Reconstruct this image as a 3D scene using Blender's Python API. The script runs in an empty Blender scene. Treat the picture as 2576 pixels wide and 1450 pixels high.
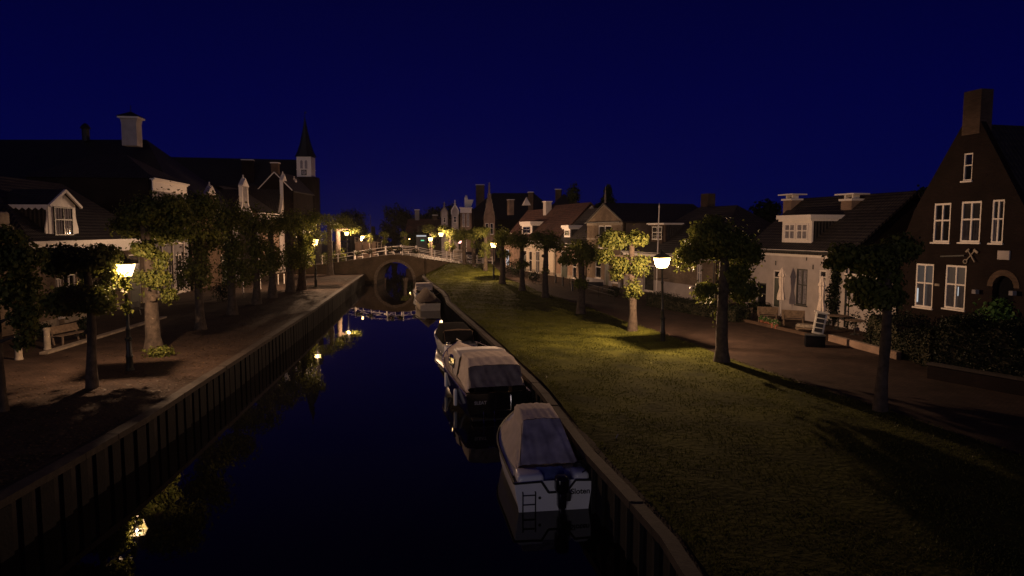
import bpy, bmesh, math, random
from mathutils import Vector, Matrix
R = math.radians
random.seed(7)
scene = bpy.context.scene
COL = scene.collection

# ------------------------------------------------------------------ camera
F = 1705.0; PITCH = R(4.86); EYE = 6.6        # focal length in units of a 2576 x 1450 picture
cam = bpy.data.cameras.new('camera'); cam.sensor_width = 36; cam.lens = F / 2576 * 36
cam.clip_start = 0.1; cam.clip_end = 3000
camo = bpy.data.objects.new('camera', cam); COL.objects.link(camo)
camo.location = (0, 0, EYE); camo.rotation_euler = (R(90) - PITCH, 0, 0)
scene.camera = camo

# ------------------------------------------------------------------ world: deep blue night sky
world = bpy.data.worlds.new('World'); scene.world = world; world.use_nodes = True
nt = world.node_tree; nt.nodes.clear()
def N(nt, t, **k):
    n = nt.nodes.new(t)
    for a, b in k.items(): setattr(n, a, b)
    return n
wo = N(nt, 'ShaderNodeOutputWorld'); bg = N(nt, 'ShaderNodeBackground'); nt.links.new(bg.outputs[0], wo.inputs[0])
tc = N(nt, 'ShaderNodeTexCoord'); sep = N(nt, 'ShaderNodeSeparateXYZ'); nt.links.new(tc.outputs['Generated'], sep.inputs[0])
rp = N(nt, 'ShaderNodeValToRGB'); nt.links.new(sep.outputs['Z'], rp.inputs[0])
el = rp.color_ramp.elements
el[0].position = 0.0;  el[0].color = (0.0016, 0.0028, 0.042, 1)
el[1].position = 1.0;  el[1].color = (0.0006, 0.0004, 0.010, 1)
e = el.new(0.07); e.color = (0.0009, 0.0016, 0.045, 1)
e = el.new(0.18); e.color = (0.0004, 0.0008, 0.040, 1)
e = el.new(0.42); e.color = (0.0005, 0.0005, 0.020, 1)
bg.inputs[1].default_value = 1.0
nt.links.new(rp.outputs[0], bg.inputs[0])

# ------------------------------------------------------------------ faint fill light added behind the camera to lift sterns, belfry and turret
sun = bpy.data.lights.new('fill_sun', 'SUN'); sun.energy = 0.13; sun.angle = R(12); sun.color = (1.0, 0.86, 0.88)
suno = bpy.data.objects.new('fill_sun', sun); COL.objects.link(suno)
suno.rotation_euler = (R(82), 0, R(-10))
scene.view_settings.view_transform = 'Standard'; scene.view_settings.look = 'None'
scene.view_settings.exposure = 0.0; scene.view_settings.gamma = 1.0

GLOW_HAZE = 0.00016
LAMP = 1.9      # scale of every street lamp

# ------------------------------------------------------------------ pixel -> world helpers (2576 x 1450 picture)
def ray(u, v):
    a = (u - 1288) / F; b = (725 - v) / F
    return a, math.cos(PITCH) + b * math.sin(PITCH), -math.sin(PITCH) + b * math.cos(PITCH)
def G(u, v, z):
    a, dy, dz = ray(u, v); t = (z - EYE) / dz
    return a * t, dy * t
def A(u, v, y):
    a, dy, dz = ray(u, v); t = y / dy
    return a * t, EYE + dz * t

# ------------------------------------------------------------------ materials
MT = {}
def newmat(name):
    m = bpy.data.materials.new(name); m.use_nodes = True
    MT[name] = m
    return m, m.node_tree, m.node_tree.nodes['Principled BSDF']
def mat(name, c, rough=0.8, metal=0.0, var=0.25, scale=3.0, bump=0.0, bscale=30.0, spec=0.5, c2=None, detail=4):
    m, t, b = newmat(name)
    b.inputs['Roughness'].default_value = rough; b.inputs['Metallic'].default_value = metal
    b.inputs['Specular IOR Level'].default_value = spec
    b.inputs['Base Color'].default_value = (*c, 1)
    tc = N(t, 'ShaderNodeTexCoord')
    if var or c2:
        n = N(t, 'ShaderNodeTexNoise'); n.inputs['Scale'].default_value = scale; n.inputs['Detail'].default_value = detail
        t.links.new(tc.outputs['Object'], n.inputs['Vector'])
        r = N(t, 'ShaderNodeValToRGB'); t.links.new(n.outputs['Fac'], r.inputs[0])
        r.color_ramp.elements[0].position = 0.32; r.color_ramp.elements[1].position = 0.68
        r.color_ramp.elements[0].color = (*[x * (1 - var) for x in c], 1)
        r.color_ramp.elements[1].color = (*(c2 or [min(1, x * (1 + var)) for x in c]), 1)
        t.links.new(r.outputs[0], b.inputs['Base Color'])
    if bump:
        n2 = N(t, 'ShaderNodeTexNoise'); n2.inputs['Scale'].default_value = bscale; n2.inputs['Detail'].default_value = 3
        t.links.new(tc.outputs['Object'], n2.inputs['Vector'])
        bm = N(t, 'ShaderNodeBump'); bm.inputs['Strength'].default_value = 1.0; bm.inputs['Distance'].default_value = bump
        t.links.new(n2.outputs['Fac'], bm.inputs['Height']); t.links.new(bm.outputs[0], b.inputs['Normal'])
    return m
def brick(name, c1, c2, mortar, bw=0.21, bh=0.065, flat=False, rough=0.9, ms=0.008, bump=0.006):
    m, t, b = newmat(name); b.inputs['Roughness'].default_value = rough; b.inputs['Specular IOR Level'].default_value = .15
    tc = N(t, 'ShaderNodeTexCoord'); s = N(t, 'ShaderNodeSeparateXYZ'); t.links.new(tc.outputs['Object'], s.inputs[0])
    c = N(t, 'ShaderNodeCombineXYZ')
    if flat:
        t.links.new(s.outputs['X'], c.inputs[0]); t.links.new(s.outputs['Y'], c.inputs[1])
    else:
        a = N(t, 'ShaderNodeMath', operation='ADD'); t.links.new(s.outputs['X'], a.inputs[0]); t.links.new(s.outputs['Y'], a.inputs[1])
        t.links.new(a.outputs[0], c.inputs[0]); t.links.new(s.outputs['Z'], c.inputs[1])
    br = N(t, 'ShaderNodeTexBrick'); t.links.new(c.outputs[0], br.inputs['Vector'])
    br.inputs['Scale'].default_value = 1; br.inputs['Brick Width'].default_value = bw; br.inputs['Row Height'].default_value = bh
    br.inputs['Mortar Size'].default_value = ms; br.inputs['Color1'].default_value = (*c1, 1); br.inputs['Color2'].default_value = (*c2, 1)
    br.inputs['Mortar'].default_value = (*mortar, 1)
    n = N(t, 'ShaderNodeTexNoise'); n.inputs['Scale'].default_value = 0.9; n.inputs['Detail'].default_value = 5
    t.links.new(tc.outputs['Object'], n.inputs['Vector'])
    mr = N(t, 'ShaderNodeMapRange'); mr.inputs[1].default_value = .3; mr.inputs[2].default_value = .7; mr.inputs[3].default_value = .65; mr.inputs[4].default_value = 1.2
    t.links.new(n.outputs['Fac'], mr.inputs[0])
    mx = N(t, 'ShaderNodeMix', data_type='RGBA', blend_type='MULTIPLY'); mx.inputs[0].default_value = 1
    t.links.new(br.outputs['Color'], mx.inputs[6]); t.links.new(mr.outputs[0], mx.inputs[7])
    t.links.new(mx.outputs[2], b.inputs['Base Color'])
    bm = N(t, 'ShaderNodeBump'); bm.inputs['Distance'].default_value = bump; bm.invert = True
    t.links.new(br.outputs['Fac'], bm.inputs['Height']); t.links.new(bm.outputs[0], b.inputs['Normal'])
    return m
def tiles(name, c, scale=4.2):
    m, t, b = newmat(name); b.inputs['Roughness'].default_value = 0.75
    tc = N(t, 'ShaderNodeTexCoord')
    w = N(t, 'ShaderNodeTexWave', wave_type='BANDS', bands_direction='X'); w.inputs['Scale'].default_value = scale * .33
    w2 = N(t, 'ShaderNodeTexWave', wave_type='BANDS', bands_direction='Z', wave_profile='SAW'); w2.inputs['Scale'].default_value = scale * .33
    w3 = N(t, 'ShaderNodeTexWave', wave_type='BANDS', bands_direction='Y'); w3.inputs['Scale'].default_value = scale * .33
    ad = N(t, 'ShaderNodeMath', operation='ADD'); ad2 = N(t, 'ShaderNodeMath', operation='ADD')
    for q in (w, w2, w3): t.links.new(tc.outputs['Object'], q.inputs['Vector'])
    t.links.new(w.outputs['Fac'], ad.inputs[0]); t.links.new(w2.outputs['Fac'], ad.inputs[1])
    t.links.new(ad.outputs[0], ad2.inputs[0]); t.links.new(w3.outputs['Fac'], ad2.inputs[1])
    bm = N(t, 'ShaderNodeBump'); bm.inputs['Distance'].default_value = 0.03
    t.links.new(ad2.outputs[0], bm.inputs['Height']); t.links.new(bm.outputs[0], b.inputs['Normal'])
    n = N(t, 'ShaderNodeTexNoise'); n.inputs['Scale'].default_value = 2.2; n.inputs['Detail'].default_value = 8
    t.links.new(tc.outputs['Object'], n.inputs['Vector'])
    r = N(t, 'ShaderNodeValToRGB'); t.links.new(n.outputs['Fac'], r.inputs[0])
    r.color_ramp.elements[0].position = .35; r.color_ramp.elements[1].position = .65
    r.color_ramp.elements[0].color = (*[x * .6 for x in c], 1); r.color_ramp.elements[1].color = (*[x * 1.3 for x in c], 1)
    t.links.new(r.outputs[0], b.inputs['Base Color'])
    return m
def emit(name, c, s):
    m, t, b = newmat(name); b.inputs['Base Color'].default_value = (0, 0, 0, 1)
    b.inputs['Emission Color'].default_value = (*c, 1); b.inputs['Emission Strength'].default_value = s
    return m
def leafmat(name, c, c2):
    m, t, b = newmat(name); b.inputs['Roughness'].default_value = 0.55; b.inputs['Specular IOR Level'].default_value = .2
    g = N(t, 'ShaderNodeNewGeometry')
    r = N(t, 'ShaderNodeValToRGB'); t.links.new(g.outputs['Random Per Island'], r.inputs[0])
    r.color_ramp.elements[0].color = (*c, 1); r.color_ramp.elements[1].color = (*c2, 1)
    t.links.new(r.outputs[0], b.inputs['Base Color'])
    tr = N(t, 'ShaderNodeBsdfTranslucent'); t.links.new(r.outputs[0], tr.inputs[0])
    mx = N(t, 'ShaderNodeMixShader'); mx.inputs[0].default_value = 0.32
    t.links.new(b.outputs[0], mx.inputs[1]); t.links.new(tr.outputs[0], mx.inputs[2])
    t.links.new(mx.outputs[0], t.nodes['Material Output'].inputs[0])
    return m

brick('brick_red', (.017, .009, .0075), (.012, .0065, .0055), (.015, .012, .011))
brick('brick_brown', (.13, .08, .052), (.09, .055, .037), (.11, .09, .07))
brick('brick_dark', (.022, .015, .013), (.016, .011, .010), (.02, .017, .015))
brick('brick_yellow', (.29, .21, .14), (.21, .15, .10), (.16, .135, .11))
brick('brick_pink', (.30, .20, .145), (.25, .165, .12), (.25, .2, .16))
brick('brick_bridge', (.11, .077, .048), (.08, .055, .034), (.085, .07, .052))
brick('pavers', (.068, .042, .030), (.045, .028, .021), (.026, .02, .016), flat=True, bw=.2, bh=.1, ms=.01, bump=.008)
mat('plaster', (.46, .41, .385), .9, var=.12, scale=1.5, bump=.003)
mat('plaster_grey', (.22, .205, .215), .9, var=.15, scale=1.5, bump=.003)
mat('white_paint', (.74, .68, .62), .45, var=.06, scale=6)
mat('cream_paint', (.62, .52, .38), .6, var=.08, scale=4)
mat('dark_paint', (.018, .02, .018), .4, var=.1)
mat('door_paint', (.04, .05, .035), .35, var=.1)
mat('iron', (.012, .014, .012), .45, var=.2, scale=10)
tiles('tiles_dark', (.018, .014, .014)); tiles('tiles_red', (.07, .028, .018))
mat('slate', (.011, .011, .013), .6, var=.3, scale=4)
mat('stone', (.30, .25, .19), .85, var=.25, scale=4, bump=.004)
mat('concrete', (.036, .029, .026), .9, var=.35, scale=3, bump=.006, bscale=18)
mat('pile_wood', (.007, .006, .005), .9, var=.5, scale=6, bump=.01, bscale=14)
mat('cap_wood', (.038, .027, .02), .85, var=.35, scale=5, bump=.006, bscale=20)
mat('bench_wood', (.17, .12, .08), .8, var=.35, scale=8)
mat('stone_dark', (.13, .10, .075), .9, var=.3, scale=5)
mat('bark', (.072, .054, .040), .95, var=.45, scale=5, bump=.03, bscale=9)
mat('tarp_tan', (.62, .53, .46), .85, var=.12, scale=3, bump=.006, bscale=12)
mat('tarp_brown', (.13, .09, .06), .9, var=.2, scale=4, bump=.006, bscale=10)
mat('drape', (.40, .35, .38), .55, var=.35, scale=2.2, bump=.02, bscale=5)
mat('drape_tan', (.26, .20, .16), .6, var=.3, scale=3, bump=.02, bscale=6)
mat('tarp_blue', (.10, .13, .30), .6, var=.3, scale=3, bump=.01, bscale=6)
mat('canvas_black', (.006, .006, .008), .9, var=.2, spec=.05)
mat('gelcoat', (.82, .82, .84), .22, var=.04, scale=2)
mat('cabin_white', (.60, .56, .52), .5, var=.05, scale=2)
mat('gelcoat_black', (.006, .006, .009), .12, var=.1)
mat('rubber', (.012, .012, .013), .6, var=.1)
mat('chrome', (.75, .72, .68), .15, metal=1, var=0)
mat('teak', (.20, .13, .085), .7, var=.3, scale=6)
mat('parasol_cloth', (.80, .69, .58), .9, var=.08, scale=5)
mat('terracotta', (.28, .10, .055), .8)
mat('flowers', (.5, .3, .28), .8, var=.5, scale=20)
mat('cushion', (.42, .36, .28), .9, c2=(.16, .13, .10), var=.1, scale=7)
mat('board_white', (.6, .57, .5), .6)
mat('car_paint', (.02, .022, .03), .2, var=0, spec=.7)
mat('glass_dark', (.006, .007, .01), .06, var=0, spec=.9)
mat('curtain', (.30, .28, .30), .9, var=.3, scale=9)
mat('curtain_dark', (.05, .045, .055), .9, var=.4, scale=6)
mat('rope', (.45, .40, .34), .9, var=.1)
mat('moss_soil', (.05, .045, .025), 1, var=.5, scale=3, bump=.03, bscale=6)
leafmat('linden_leaves', (.075, .10, .02), (.19, .195, .045))
leafmat('dark_leaves', (.018, .03, .012), (.045, .06, .02))
leafmat('hedge_leaves', (.007, .011, .006), (.018, .027, .011))
leafmat('bush_leaves', (.05, .12, .03), (.10, .20, .05))
leafmat('grass_blades', (.062, .07, .010), (.11, .115, .018))
leafmat('litter', (.05, .032, .02), (.14, .092, .05))
def lampglass(name, c, s, f=.12):
    m, t, b = newmat(name); e = N(t, 'ShaderNodeEmission'); e.inputs[0].default_value = (*c, 1); e.inputs[1].default_value = s
    tr = N(t, 'ShaderNodeBsdfTransparent'); mx = N(t, 'ShaderNodeMixShader'); mx.inputs[0].default_value = f
    t.links.new(tr.outputs[0], mx.inputs[1]); t.links.new(e.outputs[0], mx.inputs[2]); t.links.new(mx.outputs[0], t.nodes['Material Output'].inputs[0])
lampglass('lamp_glass', (1.0, .62, .17), 42); lampglass('lamp_glass_far', (1.0, .62, .20), 60); lampglass('lamp_pink', (1.0, .45, .40), 25)
emit('lamp_bulb', (1.0, .62, .30), 40)
emit('room_glow', (.85, .78, .78), .03)
emit('room_dim', (.8, .6, .55), .018)
emit('tv_glow', (.9, .92, .95), .5)
emit('shop_glow', (.75, .85, 1.0), .5)
emit('green_glow', (.2, 1.0, .5), .8)
mat('lawn_soil', (.060, .068, .010), 1, c2=(.11, .115, .018), var=.3, scale=.8, bump=.045, bscale=6, spec=.08, detail=9)
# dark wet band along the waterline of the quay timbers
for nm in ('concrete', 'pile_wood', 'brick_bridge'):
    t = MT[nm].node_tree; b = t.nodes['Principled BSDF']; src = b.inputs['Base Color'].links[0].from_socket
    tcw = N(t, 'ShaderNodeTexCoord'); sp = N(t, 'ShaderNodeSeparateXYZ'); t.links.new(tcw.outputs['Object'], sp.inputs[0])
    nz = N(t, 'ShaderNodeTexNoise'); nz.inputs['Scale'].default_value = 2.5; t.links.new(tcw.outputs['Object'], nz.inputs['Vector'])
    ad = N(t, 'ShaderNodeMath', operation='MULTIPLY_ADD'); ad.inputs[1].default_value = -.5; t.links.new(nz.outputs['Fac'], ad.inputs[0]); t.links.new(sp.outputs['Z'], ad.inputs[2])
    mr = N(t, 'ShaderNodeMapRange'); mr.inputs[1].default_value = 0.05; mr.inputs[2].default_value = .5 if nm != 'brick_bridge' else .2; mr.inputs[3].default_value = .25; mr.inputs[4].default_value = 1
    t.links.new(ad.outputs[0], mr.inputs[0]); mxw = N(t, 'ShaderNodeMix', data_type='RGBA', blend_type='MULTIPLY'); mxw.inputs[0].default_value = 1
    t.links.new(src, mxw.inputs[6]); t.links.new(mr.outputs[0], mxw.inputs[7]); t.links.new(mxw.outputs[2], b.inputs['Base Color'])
# water
m, t, b = newmat('canal_water')
b.inputs['Base Color'].default_value = (.003, .003, .006, 1); b.inputs['Roughness'].default_value = .012; b.inputs['IOR'].default_value = 1.33
tcx = N(t, 'ShaderNodeTexCoord'); mp = N(t, 'ShaderNodeMapping'); mp.inputs['Scale'].default_value = (1, .45, 1)
n = N(t, 'ShaderNodeTexNoise'); n.inputs['Scale'].default_value = .9; n.inputs['Detail'].default_value = 2
t.links.new(tcx.outputs['Object'], mp.inputs[0]); t.links.new(mp.outputs[0], n.inputs['Vector'])
bm_ = N(t, 'ShaderNodeBump'); bm_.inputs['Distance'].default_value = .006; bm_.inputs['Strength'].default_value = 1
t.links.new(n.outputs['Fac'], bm_.inputs['Height']); t.links.new(bm_.outputs[0], b.inputs['Normal'])

# ------------------------------------------------------------------ mesh builder
class MB:
    def __init__(s): s.v = []; s.f = []; s.sm = []
    def add(s, vs, fs, smooth=False):
        o = len(s.v); s.v += [tuple(p) for p in vs]
        for f in fs: s.f.append(tuple(i + o for i in f)); s.sm.append(smooth)
        return s
    def box(s, x0, x1, y0, y1, z0, z1):
        s.add([(x0,y0,z0),(x1,y0,z0),(x1,y1,z0),(x0,y1,z0),(x0,y0,z1),(x1,y0,z1),(x1,y1,z1),(x0,y1,z1)],
              [(0,3,2,1),(4,5,6,7),(0,1,5,4),(1,2,6,5),(2,3,7,6),(3,0,4,7)]); return s
    def rbox(s, x0, x1, y0, y1, z0, z1, r=.03, seg=3):
        b = bmesh.new(); bmesh.ops.create_cube(b, size=1)
        for v in b.verts: v.co = Vector(((x0+x1)/2 + v.co.x*(x1-x0), (y0+y1)/2 + v.co.y*(y1-y0), (z0+z1)/2 + v.co.z*(z1-z0)))
        bmesh.ops.bevel(b, geom=b.edges[:], offset=r, segments=seg, affect='EDGES', profile=.5)
        b.verts.index_update(); s.add([v.co[:] for v in b.verts], [[v.index for v in f.verts] for f in b.faces], True); b.free(); return s
    def prism(s, poly, y0, y1, axis='y'):
        n = len(poly)
        def P(a, c, y): return (a, y, c) if axis == 'y' else ((y, a, c) if axis == 'x' else (a, c, y))
        vs = [P(a, c, y0) for a, c in poly] + [P(a, c, y1) for a, c in poly]
        s.add(vs, [tuple(range(n)), tuple(range(2*n-1, n-1, -1))] + [(i, (i+1) % n, n+(i+1) % n, n+i) for i in range(n)]); return s
    def tube(s, pts, rad, n=8, caps=True, sq=False):
        pts = [Vector(p) for p in pts]; m = len(pts)
        rs = rad if isinstance(rad, (list, tuple)) else [rad]*m
        vs = []; up = None
        for i, p in enumerate(pts):
            d = (pts[min(i+1, m-1)] - pts[max(i-1, 0)]).normalized()
            if up is None: up = Vector((0,0,1)) if abs(d.z) < .9 else Vector((0,1,0))
            a = d.cross(up).normalized(); bb = a.cross(d).normalized(); up = bb
            for k in range(n):
                th = 2*math.pi*(k+.5)/n; vs.append(p + (a*math.cos(th) + bb*math.sin(th))*rs[i])
        fs = [(i*n+k, i*n+(k+1) % n, (i+1)*n+(k+1) % n, (i+1)*n+k) for i in range(m-1) for k in range(n)]
        if caps: fs += [tuple(range(n-1, -1, -1)), tuple((m-1)*n+k for k in range(n))]
        s.add(vs, fs, n > 4); return s
    def lathe(s, prof, c=(0,0,0), n=16, mod=None):
        vs = []
        for r, z in prof:
            for k in range(n):
                th = 2*math.pi*k/n; q = r*(mod(th, z) if mod else 1)
                vs.append((c[0]+q*math.cos(th), c[1]+q*math.sin(th), c[2]+z))
        m = len(prof)
        fs = [(i*n+k, i*n+(k+1) % n, (i+1)*n+(k+1) % n, (i+1)*n+k) for i in range(m-1) for k in range(n)]
        fs += [tuple(range(n-1, -1, -1)), tuple((m-1)*n+k for k in range(n))]
        s.add(vs, fs, True); return s
    def bar(s, p0, p1, w, y0, y1):           # beam in the xz plane from p0 to p1
        (xa, za), (xb, zb) = p0, p1; L = math.hypot(xb-xa, zb-za) or 1e-6; nx, nz = -(zb-za)/L*w/2, (xb-xa)/L*w/2
        s.prism([(xa+nx, za+nz), (xa-nx, za-nz), (xb-nx, zb-nz), (xb+nx, zb+nz)], y0, y1); return s
    def grid(s, rows, smooth=True, closed=False):
        m = len(rows); n = len(rows[0])
        fs = [(i*n+k, i*n+(k+1) % n, (i+1)*n+(k+1) % n, (i+1)*n+k) for i in range(m-1) for k in range(n if closed else n-1)]
        s.add([p for r in rows for p in r], fs, smooth); return s
    def build(s, name, m, parent=None):
        me = bpy.data.meshes.new(name); me.from_pydata(s.v, [], s.f)
        me.polygons.foreach_set('use_smooth', s.sm)
        me.materials.append(MT[m]); me.update()
        if len(s.f) < 60000:
            b = bmesh.new(); b.from_mesh(me)
            if name not in LEAFY: bmesh.ops.recalc_face_normals(b, faces=b.faces)
            b.to_mesh(me); b.free()
        if hasattr(me, 'set_sharp_from_angle'): me.set_sharp_from_angle(angle=R(38))
        o = bpy.data.objects.new(name, me); COL.objects.link(o)
        if parent: o.parent = parent
        return o
LEAFY = {'crown', 'foliage', 'grass', 'leaf_litter', 'flowers', 'hedge', 'ivy', 'shoots'}
def tag(o, label=None, cat=None, group=None, kind=None):
    if label: o['label'] = label
    if cat: o['category'] = cat
    if group: o['group'] = group
    if kind: o['kind'] = kind
    return o
def thing(name, label, cat, loc=(0,0,0), rz=0, group=None):
    o = bpy.data.objects.new(name, None); COL.objects.link(o); o.empty_display_size = .2
    o.location = loc; o.rotation_euler = (0, 0, rz); return tag(o, label, cat, group)
def dup(root, loc, rz, label, group=None):
    r = root.copy(); COL.objects.link(r); r.location = loc; r.rotation_euler = (0, 0, rz); r['label'] = label
    if group: r['group'] = group
    for ch in list(root.children):
        c = ch.copy(); COL.objects.link(c); c.parent = r
        for g in ch.children:
            d = g.copy(); COL.objects.link(d); d.parent = c
    return r
def text(s, size, m, parent, mw, ext=.004, name='lettering', align='CENTER'):
    cu = bpy.data.curves.new('t', 'FONT'); cu.body = s; cu.size = size; cu.extrude = ext; cu.align_x = align; cu.offset = size*.022
    tmp = bpy.data.objects.new('t', cu); COL.objects.link(tmp)
    bpy.context.view_layer.update()
    me = bpy.data.meshes.new_from_object(tmp.evaluated_get(bpy.context.evaluated_depsgraph_get()))
    bpy.data.objects.remove(tmp); me.transform(mw); me.materials.clear(); me.materials.append(MT[m])
    o = bpy.data.objects.new(name, me); COL.objects.link(o); o.parent = parent
    return o

# ------------------------------------------------------------------ the lie of the land
QZ = 1.2                                          # quay level above the water
LE = [(-9.6, -6), (-10.2, 12), (-10.55, 18.8), (-11.43, 26.7), (-13.52, 45.5), (-17.6, 78), (-18.3, 84)]
RE = [(3.6, -6), (2.73, 11.35), (2.3, 13.7), (1.85, 16.0), (1.0, 22.4), (-.72, 31.5), (-4.9, 51), (-5.4, 55), (-6.25, 60), (-8.55, 70), (-10.4, 79), (-10.9, 84)]
def lerp_line(L, y):
    for (xa, ya), (xb, yb) in zip(L, L[1:]):
        if y <= yb or (xb, yb) == L[-1]: return xa + (xb-xa)*(y-ya)/(yb-ya)
def sheet(name, poly, z, m):
    b = MB(); b.add([(x, y, z) for x, y in poly], [tuple(range(len(poly)))])
    return tag(b.build(name, m), kind='structure')
FARL = [(-18.3, 89.2), (-24, 130), (-40, 240)]; FARR = [(-10.9, 89.2), (-16.5, 130), (-30, 240)]
w = sheet('water', [(-45, -30), (25, -30), (25, 260), (-60, 260)], 0.0, 'canal_water')
def quay(name, edge, side):
    b = MB(); far = 300*side
    n = len(edge); top = [(x, y, QZ) for x, y in edge]; bot = [(x, y, -.6) for x, y in edge]; out = [(far, y, QZ) for x, y in edge]
    b.add(top+out, [(i, i+1, n+i+1, n+i) for i in range(n-1)]); b.add(top+bot, [(i, n+i, n+i+1, i+1) for i in range(n-1)])
    return tag(b.build(name, 'pavers'), kind='structure')
quay('pavement', [(x-.05, y) for x, y in LE] + [(-18.4, 89.2)] + FARL[1:], -1)
quay('street', [(x+.05, y) for x, y in RE] + [(-10.8, 89.2)] + FARR[1:], 1)
sheet('ground', [(-300, 240), (300, 240), (300, 330), (-300, 330)], 1.19, 'moss_soil')
sheet('ground', [(-300, -40), (300, -40), (300, -6), (-300, -6)], 1.19, 'moss_soil')

# lawn between the right canal edge and the row of trees
def road_edge(y): return 15.6 - .243*y + .0003*y*y   # near edge of the street, along the trees
def noise2(x, y, s=0):
    return (math.sin(x*1.7+s)+math.sin(y*1.3+2*s+x*.6)+math.sin((x+y)*2.9+s*3)*.6+math.sin((x-y*1.4)*5.1+s)*.35)/3
b = MB(); rows = []
NY, NX = 150, 26
def lawn_z(x, y, t=None):
    base = QZ + .12 + .06*math.sin(x*.5)*math.sin(y*.3) + .025*noise2(x, y)
    if y > 74: base += max(0, min(1.15, (y-74)*.115)) * max(0, min(1, (x - lerp_line(RE, min(y, 84)) - .6)/2.2))
    return base
for i in range(NY+1):
    y = -5 + i*(89.0/NY); xl = lerp_line(RE, min(y, 84)) + .28; xr = road_edge(min(y, 84)) + .3
    rows.append([(xl+(xr-xl)*k/NX, y, lawn_z(xl+(xr-xl)*k/NX, y)-(0 if k not in (0, NX) else .08)) for k in range(NX+1)])
b.grid(rows); tag(b.build('lawn', 'lawn_soil'), kind='structure')
rnd = random.Random(3)
g = MB(); nb = 0
while nb < 60000:
    y = 9.2 + 76*rnd.random()**2.1; xl = lerp_line(RE, min(y, 84)) + .32; xr = road_edge(y) + .22
    x = xl + (xr-xl)*rnd.random()
    if x > y*.80 + 1: continue
    if noise2(x*1.6, y*1.6, 5) + rnd.uniform(-.45, .6) < -.12: continue
    h = (.02 + .03*rnd.random())*(1 + y/90) ; s = (.008 + .009*rnd.random())*(1 + y/40); a = rnd.uniform(0, 6.3); z = lawn_z(x, y) - .01
    lx, ly = rnd.uniform(-.8, .8)*h, rnd.uniform(-.8, .8)*h; dx, dy = s*math.cos(a), s*math.sin(a)
    g.add([(x-dx, y-dy, z), (x+dx, y+dy, z), (x+lx, y+ly, z+h)], [(0, 1, 2)]); nb += 1
tag(g.build('grass', 'grass_blades'), 'short uneven grass of the canal lawn', 'grass', kind='stuff')
# litter on the left quay
g = MB()
for i in range(9000):
    y = 14 + 62*rnd.random()**1.6; xe = lerp_line(LE, y); x = xe - .45 - abs(rnd.gauss(0, 3.2))
    s = .02 + .035*rnd.random(); a = rnd.uniform(0, 6.3); c, d = math.cos(a)*s, math.sin(a)*s; z = QZ+.006; k = rnd.uniform(.004, .03)
    g.add([(x-c, y-d, z), (x+d*.6, y-c*.6, z+k), (x+c, y+d, z+rnd.uniform(0, .02)), (x-d*.6, y+c*.6, z+.002)], [(0, 1, 2, 3)])
tag(g.build('leaf_litter', 'litter'), 'fallen leaves strewn along the left quay', 'fallen leaves', kind='stuff')

# quay walls
def quay_wall(name, label, E, side, step, pw, capw, jit=0, pm='pile_wood', proud=.07):
    t = thing(name, label, 'quay wall')
    c = MB(); pn = MB()
    ys = [-5 + i*1.5 for i in range(60)]; ys = [y for y in ys if y < 83.6] + [83.8]
    for k, (ya, yb) in enumerate(zip(ys, ys[1:])):
        ja = (rnd.uniform(-1, 1)*jit if jit else 0); xa, xb = lerp_line(E, ya), lerp_line(E, yb); z0, z1 = QZ-.12+ja*.5, QZ+.045+ja*.5
        pa, pb = sorted((-side*(.10+ja*.3), side*capw))
        g_ = .006
        c.add([(xa+pa, ya+g_, z0), (xa+pb, ya+g_, z0), (xb+pb, yb-g_, z0), (xb+pa, yb-g_, z0), (xa+pa, ya+g_, z1), (xa+pb, ya+g_, z1), (xb+pb, yb-g_, z1), (xb+pa, yb-g_, z1)],
              [(0,3,2,1),(4,5,6,7),(0,1,5,4),(1,2,6,5),(2,3,7,6),(3,0,4,7)])
        pn.add([(xa-side*.01, ya, -.5), (xb-side*.01, yb, -.5), (xb-side*.01, yb, QZ-.12), (xa-side*.01, ya, QZ-.12)], [(0, 1, 2, 3)])
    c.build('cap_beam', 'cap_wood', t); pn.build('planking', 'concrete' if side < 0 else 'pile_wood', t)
    y = 11.0; k = 0; rest = MB()
    while y < 83.4:
        x = lerp_line(E, y) - side*.02; q = rnd.uniform(-1, 1)*jit
        tgt = MB() if k < 98 else rest
        w_ = pw*(1+.25*rnd.uniform(-1, 1)); h = QZ-.125-abs(q)*.6
        x0, x1 = sorted((x, x - side*(proud+abs(q)*.4)))
        tgt.box(x0, x1, y-w_/2, y+w_/2, -.6, h)
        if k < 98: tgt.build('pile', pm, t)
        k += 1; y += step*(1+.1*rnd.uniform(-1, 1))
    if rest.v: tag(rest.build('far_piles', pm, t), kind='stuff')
quay_wall('quay_wall', 'long left quay wall with dark upright piles under a timber cap', LE, -1, .72, .36, .26, jit=.02)
quay_wall('quay_wall', 'right quay wall of weathered timber piles beside the lawn', RE, 1, .74, .16, .17, jit=.05)

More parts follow.
